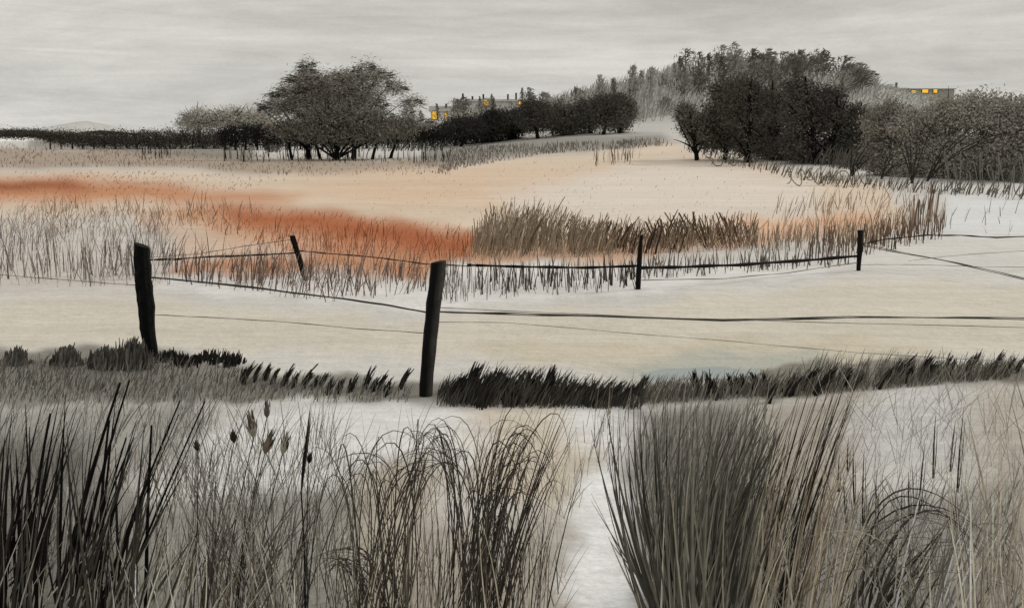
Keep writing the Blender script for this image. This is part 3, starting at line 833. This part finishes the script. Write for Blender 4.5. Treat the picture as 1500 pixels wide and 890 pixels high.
stuff('reed_bed', 'brown feathery reed bed standing along the far fence', 'reeds', [
    dict(poly=[(695, 352), (850, 360), (900, 362), (900, 376), (690, 380)], n=760, hpx=(16, 74), wpx=(.7, 1.7), col=(150, 138, 119), lean=(.2, .18), var=.28, tops=[(695, .55), (730, .95), (790, 1.0), (840, .75), (900, .55)], **PL),
    dict(poly=[(700, 350), (850, 354), (860, 364), (700, 366)], n=120, hpx=(30, 62), wpx=(.8, 1.6), col=(150, 138, 120), lean=(.25, .22), var=.25, tops=[(695, .6), (790, 1.1), (860, .7)]),
    dict(poly=[(830, 352), (1105, 346), (1110, 366), (840, 378)], n=760, hpx=(10, 46), wpx=(.7, 1.7), col=(136, 120, 102), lean=(.12, .26), var=.32, tops=[(830, 1.1), (900, .8), (1000, .9), (1105, 1.0)], **PL),
    dict(poly=[(715, 362), (1000, 358), (1000, 374), (715, 378)], n=80, hpx=(26, 60), wpx=(1.6, 3.2), col=(96, 84, 70), lean=(.34, .16), tops=[(715, .9), (790, 1.1), (860, .7), (1000, .7)], **PL),
    dict(poly=[(960, 352), (1105, 346), (1108, 362), (960, 372)], n=80, hpx=(22, 44), wpx=(1.6, 3.2), col=(98, 86, 70), lean=(-.3, .14), **PL),
    dict(poly=[(880, 360), (1000, 356), (1000, 372), (880, 376)], n=20, hpx=(34, 60), wpx=(2, 3.6), col=(60, 49, 40), lean=(.4, .14), tops=[(880, .8), (960, 1), (1000, .9)]),
    dict(poly=[(1105, 352), (1290, 336), (1290, 358), (1105, 372)], n=300, hpx=(10, 34), wpx=(.7, 1.7), col=(150, 132, 114), lean=(.0, .16), var=.35),
    dict(poly=[(1290, 330), (1385, 318), (1385, 338), (1290, 350)], n=90, hpx=(12, 44), wpx=(.8, 1.8), col=(150, 132, 116), lean=(.03, .09), tops=[(1290, .6), (1330, .9), (1345, 1.1), (1375, 1.15), (1385, .7)]),
    dict(poly=[(1335, 326), (1376, 322), (1376, 336), (1335, 340)], n=16, hpx=(34, 58), wpx=(1.6, 3), col=(116, 98, 82), lean=(.02, .05), **PL),
])

# ------------------------------------------------------------------ fences
def post(parent, line, d, col, sides=9, cut=.0, lit_side_col=None, jit=.07):
    m = Mesh(); s = d / F
    p = np.array([at(x, y, d) for x, y, w in line]); r = np.array([w * s / 2 for x, y, w in line])
    p[0, 2] -= .12; r = r * 1.12; jit = jit * .55
    kk = np.linspace(0, len(line) - 1, len(line) * 4 - 3)
    pts = np.stack([np.interp(kk, range(len(line)), p[:, c]) for c in range(3)], -1)
    pts[1:-1, 0] += rng.normal(0, .03, len(kk) - 2) * r.mean()
    rr = np.interp(kk, range(len(line)), r)
    m.tube(pts, rr, lin(col), sides, jit)
    V = m.v[0]
    top = V[-sides:]
    top[:, 2] += -(top[:, 0] - top[:, 0].mean()) * cut        # slanted saw cut
    if lit_side_col is not None:                                   # light from the right painted on as a paler right side
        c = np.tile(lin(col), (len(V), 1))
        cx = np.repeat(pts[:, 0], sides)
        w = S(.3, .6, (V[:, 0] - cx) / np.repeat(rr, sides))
        c = c * (1 - w[:, None]) + lin(lit_side_col) * w[:, None]
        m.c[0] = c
    return m.build('post', M_POST, parent)


def dof(y): return float(ground(750, y)[1])


def wire(parent, pts, rpx, col, name='wire', strands=1, wobble=.6):
    """pts = (x, y, distance); sagging strand through them"""
    m = Mesh()
    pts = np.array(pts, float)
    k = np.linspace(0, len(pts) - 1, (len(pts) - 1) * 16 + 1)
    px, py, dd = (np.interp(k, range(len(pts)), pts[:, c]) for c in range(3))
    for q in range(strands):
        ph = random.uniform(0, 6)
        yy = py + wobble * .35 * np.sin(k * 2.3 + ph) + wobble * .3 * np.sin(k * 5.7 + ph * 2) + (q - (strands - 1) / 2) * 2.2 * np.sin(k * 1.4 + ph)
        P = at(px, yy, dd)
        rad = rpx * dd / F * (1 + .25 * np.sin(k * 9 + ph)) / (1 if strands == 1 else 1.3)
        m.tube(P, rad, lin(col), 6)
    return m.build(name, M_WIRE, parent, True)


dL, dR = dof(521), dof(577)
P = ground(640, 577)
f1 = empty('wire_fence', (0, (dL + dR) / 2, 0), 'near fence of two thick black leaning posts with sagging grey wires', 'fence')
post(f1, [(223, 524, 15), (216, 480, 20), (213, 440, 23), (209, 400, 22), (207, 359, 20)], dL, (9, 9, 9), cut=.35, jit=.09)
post(f1, [(622, 580, 17), (627, 530, 19), (633, 470, 20), (639, 420, 20), (643, 383, 21)], dR, (10, 10, 9), cut=-.3, lit_side_col=(66, 64, 60))
dX, dW = 10.9, 12.9
post(f1, [(1590, 560, 17), (1588, 480, 19), (1585, 400, 19)], dX, (12, 12, 11))
post(f1, [(-170, 500, 14), (-172, 420, 16), (-174, 350, 16)], dW, (12, 12, 11))
wire(f1, [(222, 405, dL), (330, 416, dL), (450, 432, dL - .4), (560, 446, dR + .4), (632, 458, dR)], 1.35, (64, 62, 58), strands=2)
wire(f1, [(640, 456, dR), (740, 459, dR + .1), (860, 463, dR + .2), (1060, 469, dR + .3), (1240, 464, dR + .4), (1400, 465, dR + .5), (1588, 468, dX)], 1.2, (84, 82, 77), strands=2, wobble=.9)
wire(f1, [(220, 461, dL), (300, 464, dL), (400, 470, dL - .5), (520, 481, dR + .4), (630, 488, dR)], .55, (108, 105, 99))
wire(f1, [(640, 450, dR), (800, 458, dR), (1000, 466, dR + .2), (1250, 473, dR + .4), (1588, 482, dX)], .5, (110, 107, 101))
wire(f1, [(638, 471, dR), (740, 472, dR), (900, 486, dR), (1080, 500, dR + .2), (1250, 516, dR + .3), (1588, 536, dX)], .45, (140, 137, 130))
wire(f1, [(-172, 396, dW), (0, 402, dL + .4), (120, 412, dL), (206, 418, dL)], .5, (110, 106, 100))

dA, dB, dC = dof(410), dof(425), dof(396)
dZ = dof(400)
f2 = empty('wire_fence', (2.0, dB, 0), 'far fence of thin black stakes with a black rail along the reeds', 'fence')
post(f2, [(449, 413, 5), (440, 385, 7), (428, 345, 7.5)], dA, (12, 11, 10), 7, .2)
post(f2, [(934, 428, 7), (936, 395, 7.4), (938, 360, 6), (940, 344, 4)], dB, (14, 13, 11), 7, .2)
post(f2, [(1257, 398, 5), (1259, 370, 7), (1260, 337, 7)], dC, (16, 15, 14), 7)
post(f2, [(216, 404, 6), (215, 366, 6)], dZ, (16, 15, 14), 7)
post(f2, [(1560, 380, 6), (1562, 334, 6)], dof(380), (16, 15, 14), 7)
wire(f2, [(216, 380, dZ), (262, 380, dZ), (300, 377, dZ), (360, 374, dA), (437, 369, dA)], 1.0, (32, 29, 26), strands=2)
wire(f2, [(437, 367, dA), (480, 371, dA), (560, 378, dA), (620, 386, dA - .4), (690, 390, dB)], .9, (70, 48, 38))
wire(f2, [(216, 377, dZ), (290, 372, dZ), (360, 360, dA), (432, 350, dA)], .45, (112, 96, 86))
wire(f2, [(684, 388, dB), (700, 388.5, dB), (780, 391, dB), (860, 392, dB), (934, 389, dB)], 1.8, (16, 14, 12), 'rail', wobble=.4)
wire(f2, [(936, 392, dB), (1000, 391, dB + .3), (1080, 388, dB + .8), (1180, 381, dC - .6), (1258, 375, dC)], 2.2, (14, 13, 12), 'rail', wobble=.5)
wire(f2, [(1260, 358, dC), (1300, 350, dC), (1360, 344, dC), (1410, 345, dC), (1460, 348, dC), (1560, 343, dC)], .95, (40, 38, 36))
wire(f2, [(1260, 358, dC), (1320, 370, dC), (1400, 385, dC - .8), (1500, 408, dC - 2.4), (1560, 420, dC - 3.2)], .8, (94, 92, 88), strands=2)
wire(f2, [(1260, 388, dC), (1330, 387, dC), (1430, 390, dC), (1560, 393, dC)], .4, (142, 139, 134))
wire(f2, [(1330, 382, dC), (1420, 372, dC), (1560, 364, dC)], .4, (150, 147, 142))
wire(f2, [(940, 410, dB), (1060, 408, dB), (1150, 400, dB + .6), (1257, 384, dC)], .6, (120, 116, 108))

# ------------------------------------------------------------------ tussocks along the bank
def tussock(label, group, x, y, hpx, wpx, n, col, lean, blade=(2, 4)):
    b = ground(x, y)
    root_m = Mesh(); s = b[1] / F
    px = rng.normal(x, wpx * .42, n); py = rng.normal(y, 2.2, n)
    Pp = ground(px, py); h = rng.uniform(.6, 1.1, n) * hpx * s * np.sqrt(np.clip(1 - ((px - x) / (wpx * 1.05)) ** 2, .12, 1))
    lx = h * rng.normal(lean, .08, n)
    tip = Pp + np.stack([lx, rng.normal(0, .1, n) * h, h], -1)
    mid = Pp + np.stack([lx * .4, 0 * h, h * .6], -1)
    root_m.ribbons(Pp - [0, 0, .02], mid, tip, rng.uniform(*blade, n) * s, tones(n, col, .3), 3, .35, .6)
    return root_m, b


def tussock_row(label, group, line, step, hpx, wpx, n, col, lean, jit=3, blade=(1.6, 3.4)):
    xs = [p[0] for p in line]; ys = [p[1] for p in line]
    for x in np.arange(xs[0], xs[-1], step):
        y = np.interp(x, xs, ys) + rng.normal(0, jit * 1.5); x = x + rng.normal(0, step * .25)
        m, b = tussock(label, group, x + rng.normal(0, step * .12), y, hpx * rng.uniform(.6, 1.25), wpx * rng.uniform(.7, 1.5), n, col, lean + rng.normal(0, .12), blade)
        m.v = [v - b for v in m.v]
        o = m.build('grass_tussock', M_GRASS); o.location = b
        tag(o, label, 'tussock', group)


tussock_row('short black tussock on the bank right of the left post', 'black tussocks beside the left post', [(236, 530), (290, 530), (352, 536)], 8, 15, 12, 30, (40, 38, 35), .05)
tussock_row('dark slanted tussock on the bank between the two thick posts', 'dark tussocks between the posts', [(345, 556), (420, 566), (500, 574), (590, 566)], 12.5, 26, 3.4, 15, (46, 44, 40), .55, 2.5)
tussock_row('big black tussock on the bank right of the leaning right post', 'black tussocks right of the right post', [(654, 586), (700, 586), (800, 588)], 10.5, 40, 9, 46, (44, 42, 38), .5)
tussock_row('dark slanted tussock along the bank above the white path', 'dark tussocks above the white path', [(800, 588), (870, 590), (936, 586)], 12, 34, 6, 30, (56, 54, 49), .6)
tussock_row('black bristly tussock at the right end of the ditch water', 'bristly tussocks by the ditch water', [(1028, 572), (1060, 577), (1130, 577)], 10.5, 30, 4.5, 26, (24, 22, 20), -.25)
tussock_row('dark slanted tussock in the row climbing the right bank', 'dark tussocks on the right bank', [(1130, 576), (1250, 566), (1350, 553), (1470, 545), (1700, 552)], 15.5, 30, 3.6, 22, (40, 37, 33), .55, 2.5)
for k, (x, y, w, h) in enumerate(((24, 532, 18, 20), (98, 534, 22, 24), (150, 538, 26, 26), (192, 540, 32, 40))):
    m, b = tussock('', '', x, y, h * 1.15, w * 1.1, 150, (96, 93, 86), .15, (2.2, 4.6))
    m.v = [v - b for v in m.v]
    o = m.build('grass_tussock', M_GRASS); o.location = b
    tag(o, ['small grey grass clod alone near the left edge', 'grey grass clod second from the left edge', 'wide grey grass clod third from the left edge',
            'tallest grey grass clod against the left post'][k], 'tussock')
stuff('bank_grass', 'soft grey grass along the bank under the near fence', 'grass', [
    dict(poly=[(1480, 545), (2300, 560), (2300, 585), (1480, 556)], n=1100, hpx=(10, 34), wpx=(.7, 1.8), col=(112, 107, 98), lean=(.35, .2)),
    dict(poly=[(-700, 540), (-40, 535), (-40, 590), (-700, 600)], n=1400, hpx=(8, 30), wpx=(.8, 1.9), col=(118, 114, 106), lean=(.35, .25)),
    dict(poly=[(-40, 535), (230, 535), (420, 560), (600, 570), (600, 590), (230, 590), (-40, 590)], n=1500, hpx=(8, 26), wpx=(.7, 1.8), col=(122, 118, 110), lean=(.35, .25)),
    dict(poly=[(640, 570), (940, 575), (940, 600), (640, 596)], n=1700, hpx=(10, 38), wpx=(.8, 2), col=(78, 75, 68), lean=(.45, .2), tops=[(640, .6), (690, 1.3), (780, 1.2), (860, .8), (940, .6)]),
    dict(poly=[(930, 575), (1030, 572), (1200, 560), (1480, 545), (1480, 555), (1150, 582), (940, 592)], n=1700, hpx=(10, 34), wpx=(.7, 1.8), col=(116, 111, 101), lean=(.35, .2)),
    dict(poly=[(1180, 545), (1480, 548), (1480, 556), (1180, 556)], n=240, hpx=(20, 42), wpx=(.6, 1.2), col=(120, 115, 106), lean=(.3, .2)),
    dict(poly=[(-40, 590), (260, 580), (330, 620), (200, 700), (-40, 690)], n=420, hpx=(24, 66), wpx=(.7, 1.7), col=(150, 147, 140), lean=(.4, .3)),
])

# ------------------------------------------------------------------ foreground plants
def U(a, b, n): return rng.uniform(a, b, n)


def clump(name, label, cat, bx, by, jobs, group=None):
    b = ground(bx, by)
    m = Mesh()
    for j in jobs: strokes(m, **j)
    m.v = [v - b for v in m.v]
    o = m.build(name, M_GRASS); o.location = b
    return tag(o, label, cat, group)


def fan(n, bx, by, tx, ty, w, col, bow=0, bowv=12, lean=0, **k):
    """n blades from a base strip to a tip band; lean ties the tip x to the base x"""
    b = np.stack([U(*bx, n), U(*by, n)], -1)
    f = (b[:, 0] - bx[0]) / (bx[1] - bx[0] + 1e-9)
    tipx = tx[0] + (tx[1] - tx[0]) * np.clip(f + rng.normal(0, .16, n), -.15, 1.15) + lean
    t = np.stack([tipx, U(*ty, n)], -1)
    bw = np.stack([rng.normal(bow, bowv, n), rng.normal(-6, 6, n)], -1)
    return dict(base=b, tip=t, bow=bw, wpx=U(*w, n), col=col, **k)


# black reeds bottom-left
clump('reed_clump', 'dense black reeds leaning right in the bottom left corner', 'reeds', 90, 960, [
    fan(80, (-60, 210), (880, 1010), (-20, 250), (610, 800), (2.5, 6), (52, 50, 46), -6, 8, var=.4),
    fan(105, (-70, 250), (870, 1010), (-20, 290), (690, 850), (1.5, 4), (112, 109, 102), -4, 8, var=.4),
    fan(27, (-30, 150), (880, 960), (10, 220), (575, 720), (4, 7), (20, 19, 17), -8, 6, var=.2),
    fan(20, (-70, 40), (880, 980), (-30, 40), (610, 740), (5, 9), (20, 19, 18), -4, 6, var=.2),
    dict(base=[(85, 905), (100, 915), (40, 900), (150, 900), (128, 900)], tip=[(176, 560), (190, 556), (74, 605), (160, 615), (185, 640)],
         bow=[(-14, 0)] * 5, wpx=[7, 5.5, 7, 6, 5], col=(16, 15, 14), var=.1, taper=.55, spin=.15, streak=0),
])
STK = [((143, 885), (264, 586), 4.5, 'thin black stalk slanting right out of the black reeds'),
       ((178, 870), (300, 588), 4.0, 'thinnest slanting black stalk right of the black reeds'),
       ((212, 930), (222, 622), 6.0, 'thick black upright stalk right of the black reeds'),
       ((100, 880), (196, 640), 4.0, 'short black stalk slanting within the black reeds')]
for (b, t, w, lab) in STK:
    clump('grass_stalk', lab, 'stalk', *b, [dict(base=[b, b], tip=[t, (t[0] - 2, t[1] + 20)], bow=[(-3, 0), (1, 0)], wpx=[w, w * .6], col=(12, 11, 10), var=.1, spin=.15, depth=.03, taper=.6, streak=0)])

# wispy grass with seed heads
clump('grass_clump', 'wispy grey grass fanning beneath the brown seed heads', 'grass', 350, 940, [
    fan(55, (220, 500), (860, 1000), (240, 500), (640, 800), (1.2, 2.4), (92, 89, 83), 0, 14, var=.4),
    fan(39, (300, 460), (880, 980), (320, 520), (590, 720), (1.2, 2.4), (62, 58, 53), -8, 14, var=.35),
    fan(37, (330, 420), (880, 980), (220, 330), (570, 700), (1.1, 2.2), (88, 84, 78), 4, 8, var=.3),
    fan(74, (200, 520), (850, 1010), (210, 530), (750, 870), (1.4, 4), (142, 138, 130), 0, 10, var=.4),
    fan(43, (285, 360), (880, 980), (310, 460), (700, 820), (2, 4), (70, 63, 55), -34, 12, var=.3),
])


def seed_stalk(label, base, head0, head1, w, hw, col, stem_col=(70, 65, 59), bow=0):
    b = ground(*base); d = b[1]
    root = empty('seed_stalk', b, label, 'seed stalk')
    p0, p2 = at(*head0, d), at(*head1, d)
    mid = (b + p0) / 2 + np.array([bow * d / F, 0, 0])
    k = np.linspace(0, 1, 12)[:, None]
    m = Mesh(); m.tube((b - [0, 0, .02]) * (1 - k) ** 2 + 2 * mid * k * (1 - k) + p0 * k * k, w * d / F / 2 * np.linspace(1.1, .7, 12), lin(stem_col), 6)
    m.build('stem', M_GRASS, root, True)
    kk = np.linspace(0, 1, 9)
    h = Mesh(); rad = hw * d / F / 2 * np.array([.25, .7, 1, 1.02, .9, .72, .5, .28, .05])
    h.tube(p0 + (p2 - p0) * kk[:, None], rad, lin(col), 10, .05)
    n = 26                                                   # bracts hugging the head
    f = rng.random(n) * .7; a = rng.uniform(0, 6.28, n)
    ax = (p2 - p0); L_ = np.linalg.norm(ax)
    rr = np.interp(f, kk, rad)
    rv = np.stack([np.cos(a), np.sin(a), 0 * a], -1)
    q0 = p0 + ax * f[:, None] + rv * rr[:, None] * .9
    q2 = q0 + ax * .38 + rv * rr[:, None] * .35
    h.ribbons(q0, (q0 + q2) / 2 + rv * rr[:, None] * .4, q2, hw * d / F * .16, tones(n, (70, 64, 56), .35), 3, .1, 1.5)
    h.build('seed_head', M_GRASS, root, True)


seed_stalk('slim stalk with the highest dark pointed seed head', (352, 930), (391, 611), (391, 586), 2, 9, (92, 88, 80), bow=-14)
seed_stalk('stalk with a plump pale seed head left of the others', (322, 930), (372, 640), (364, 600), 2.2, 13, (140, 133, 120), bow=-12)
seed_stalk('stalk with a plump brown seed head below the highest one', (340, 930), (388, 664), (399, 628), 2.2, 12, (112, 100, 84), bow=-14)
seed_stalk('stalk with a frayed pale seed head right of the others', (366, 930), (414, 664), (422, 632), 2, 12, (164, 156, 142), bow=-12)
seed_stalk('thin stalk with a small dark seed head at the left', (296, 930), (343, 648), (341, 628), 2, 9, (44, 41, 37), bow=-8)
seed_stalk('leaning stalk with a small dark seed head nearest the black reeds', (280, 930), (290, 660), (286, 644), 2, 8, (40, 38, 35), bow=6)
seed_stalk('tall crooked black stalk with two buds right of the seed heads', (446, 940), (441, 720), (455, 592), 3.2, 5.5, (26, 24, 22), (24, 22, 20), bow=6)
seed_stalk('short side stalk with one black bud near the tall crooked stalk', (452, 930), (452, 678), (457, 660), 2, 7, (20, 19, 17), (50, 47, 43), bow=-5)

# arching tufts
def arch(n, bx, by, ax, ay, tx, ty, w, col, **k):
    b = np.stack([U(*bx, n), U(*by, n)], -1)
    ap = np.stack([U(*ax, n), U(*ay, n)], -1)      # apex
    t = np.stack([U(*tx, n), U(*ty, n)], -1)
    bw = (ap - (b + t) / 2) * 1.75
    return dict(base=b, tip=t, bow=bw, wpx=U(*w, n), col=col, segs=12, **k)


BR = (62, 58, 52)
clump('grass_clump', 'brown arching grass tuft left of centre', 'grass', 560, 960, [
    fan(34, (490, 640), (880, 1000), (470, 660), (650, 800), (1.3, 2.8), (66, 62, 55), 0, 16, var=.35),
    fan(37, (480, 650), (870, 1000), (480, 660), (740, 860), (1.2, 3), (140, 134, 124), 0, 12, var=.4),
    arch(20, (520, 620), (890, 980), (500, 600), (620, 720), (430, 560), (660, 800), (1.3, 2.6), BR, var=.25),
    arch(28, (500, 600), (890, 980), (540, 640), (610, 720), (590, 690), (650, 800), (1.3, 2.6), BR, var=.25),
    arch(22, (500, 600), (900, 980), (500, 560), (800, 830), (440, 500), (810, 870), (1.5, 3), (62, 57, 51), var=.25),
])
clump('grass_clump', 'tall brown arching grass tuft at the centre', 'grass', 720, 960, [
    fan(39, (640, 800), (880, 1000), (640, 830), (610, 790), (1.3, 3), (64, 59, 52), -6, 16, var=.35),
    fan(37, (610, 820), (870, 1000), (610, 830), (740, 860), (1.2, 3), (146, 137, 124), 0, 12, var=.4),
    arch(22, (640, 720), (890, 980), (640, 700), (590, 680), (560, 640), (640, 760), (1.3, 2.6), BR, var=.25),
    arch(34, (640, 760), (890, 980), (700, 790), (590, 720), (760, 840), (640, 860), (1.3, 2.8), BR, var=.25),
    arch(22, (690, 790), (890, 980), (700, 780), (680, 800), (670, 760), (740, 830), (1.3, 2.6), BR, var=.25),
    fan(24, (680, 730), (890, 980), (720, 850), (570, 640), (1.8, 3.4), (52, 46, 40), -14, 10, var=.2),
])
# big dark sheaf
GR = (92, 89, 82)
clump('reed_clump', 'thick grey sheaf of reeds right of the white path', 'reeds', 1010, 960, [
    fan(124, (975, 1085), (880, 1010), (905, 1165), (585, 740), (2, 5.5), (70, 68, 62), -22, 12, var=.28, streak=.55),
    fan(105, (965, 1100), (870, 1010), (925, 1150), (660, 840), (2, 5), (110, 107, 98), -18, 12, var=.28, streak=.4),
    fan(35, (985, 1070), (880, 980), (960, 1170), (575, 700), (3, 6), (66, 63, 57), -20, 12, var=.25),
    dict(base=np.stack([U(985, 1050, 34), U(850, 960, 34)], -1), tip=np.stack([U(1050, 1150, 34), U(590, 680, 34)], -1), bow=np.stack([U(-40, -20, 34), U(-6, 16, 34)], -1), wpx=U(3, 6, 34), col=(60, 57, 52), var=.25),
    dict(base=[(945, 905), (952, 915), (960, 915), (972, 920), (984, 930), (990, 930)], tip=[(906, 640), (898, 605), (920, 596), (938, 586), (958, 582), (978, 576)],
         bow=[(-24, 20), (-30, 10), (-22, 10), (-18, 10), (-14, 10), (-12, 10)], wpx=[4, 3.4, 3.4, 4, 4, 4.4], col=(36, 34, 31), var=.15),
])
clump('grass_clump', 'tan leaning stalks rising right of the grey sheaf', 'grass', 1150, 950, [
    fan(55, (1080, 1230), (860, 990), (1130, 1290), (610, 800), (1.6, 4), (142, 134, 120), -10, 12, var=.35),
    fan(37, (1080, 1170), (830, 960), (1150, 1270), (505, 660), (1.5, 3), (60, 55, 49), -16, 8, var=.25),
    fan(36, (1090, 1200), (820, 960), (1180, 1290), (540, 680), (1.2, 2.4), (104, 92, 78), -14, 8, var=.3),
    fan(11, (1100, 1150), (860, 940), (1190, 1262), (520, 600), (2.4, 3.6), (34, 31, 28), -16, 6, var=.15),
])
clump('grass_clump', 'grey tangled grass mound in the bottom right corner', 'grass', 1340, 960, [
    fan(93, (1130, 1540), (850, 1010), (1130, 1560), (720, 860), (1.3, 3.4), (112, 109, 102), 0, 16, var=.4),
    arch(19, (1130, 1390), (880, 990), (1220, 1440), (715, 830), (1390, 1540), (760, 900), (1.2, 2.4), (88, 85, 79), var=.3),
    arch(16, (1320, 1440), (880, 980), (1200, 1360), (740, 830), (1140, 1250), (760, 880), (1.2, 2.4), (108, 104, 96), var=.3),
    arch(6, (1160, 1280), (880, 960), (1290, 1350), (700, 740), (1440, 1465), (780, 840), (2, 3.6), (46, 44, 40), var=.2),
    fan(37, (1200, 1400), (880, 980), (1260, 1470), (640, 780), (1.2, 2.4), (80, 76, 70), -10, 12, var=.3),
    fan(20, (1220, 1330), (900, 990), (1300, 1420), (740, 830), (3, 6), (52, 50, 46), -8, 10, var=.25),
    fan(8, (1290, 1390), (880, 980), (1360, 1460), (690, 780), (2.4, 4), (206, 200, 186), -6, 6, var=.08),
    fan(55, (1410, 1560), (850, 1010), (1400, 1570), (590, 800), (1.3, 4), (158, 150, 137), 0, 12, var=.3),
])
TW = [(1228, 720, 1230, 664), (1240, 768, 1236, 692), (1252, 740, 1250, 650), (1264, 770, 1266, 655), (1284, 790, 1284, 690), (1322, 770, 1322, 694),
      (1333, 760, 1331, 690), (1346, 750, 1355, 648), (1367, 700, 1371, 604), (1392, 690, 1400, 614), (1402, 720, 1412, 596), (1242, 690, 1243, 640)]
for k, (bx, by, tx, ty) in enumerate(TW):
    clump('grass_stalk', 'short dark upright stalk on the pale ground at the right', 'stalk', bx, by,
          [dict(base=[(bx, by), (bx + 1, by)], tip=[(tx, ty), (tx + 2, ty + 16)], bow=[(-2, 0), (2, 0)], wpx=[3.0, 1.6], col=(44, 42, 38), var=.2, spin=.3, depth=.03)],
          'short upright stalks at the right')
stuff('foreground_grass', 'fine thin grass over the pale foreground', 'grass', [
    dict(poly=[(1510, 640), (2300, 660), (2300, 1000), (1510, 1000)], n=2600, hpx=(50, 190), wpx=(1, 2.8), col=(134, 129, 120), lean=(.15, .25), var=.4, patchy=.5),
    dict(poly=[(-700, 660), (-60, 660), (-60, 1000), (-700, 1000)], n=2200, hpx=(60, 220), wpx=(1, 3), col=(104, 101, 94), lean=(.2, .2), var=.45, patchy=.5),
    dict(poly=[(1200, 600), (1520, 570), (1520, 760), (1200, 720)], n=360, hpx=(30, 80), wpx=(.5, 1.0), col=(172, 168, 160), lean=(.1, .5), curve=.3),
    dict(poly=[(260, 640), (480, 640), (520, 740), (240, 760)], n=260, hpx=(40, 100), wpx=(.6, 1.3), col=(132, 129, 122), lean=(.1, .35)),
    dict(poly=[(480, 660), (860, 660), (850, 760), (480, 760)], n=220, hpx=(30, 90), wpx=(.6, 1.2), col=(140, 132, 120), lean=(.15, .35)),
    dict(poly=[(860, 600), (925, 600), (905, 700), (850, 700)], n=40, hpx=(20, 80), wpx=(.7, 1.3), col=(120, 112, 100), lean=(.1, .15)),
    dict(poly=[(-20, 690), (230, 690), (520, 740), (560, 890), (-20, 890)], n=900, hpx=(24, 80), wpx=(.8, 2.4), col=(146, 142, 134), lean=(.15, .25), var=.4),
    dict(poly=[(930, 650), (1130, 640), (1130, 890), (950, 890)], n=800, hpx=(40, 110), wpx=(.9, 2.6), col=(138, 134, 125), lean=(.15, .18), var=.35),
    dict(poly=[(560, 800), (830, 800), (830, 890), (540, 890)], n=160, hpx=(30, 70), wpx=(.8, 2), col=(150, 143, 132), lean=(.1, .3), var=.4),
    dict(poly=[(1110, 740), (1510, 740), (1510, 890), (1110, 890)], n=600, hpx=(30, 80), wpx=(.8, 2.2), col=(150, 146, 138), lean=(.1, .35), var=.35),
])

# ------------------------------------------------------------------ view
vs = scene.view_settings
vs.view_transform = 'Standard'; vs.look = 'None'; vs.exposure = 0; vs.gamma = 1; vs.use_curve_mapping = False
scene.cycles.max_bounces = 5
scene.cycles.diffuse_bounces = 3
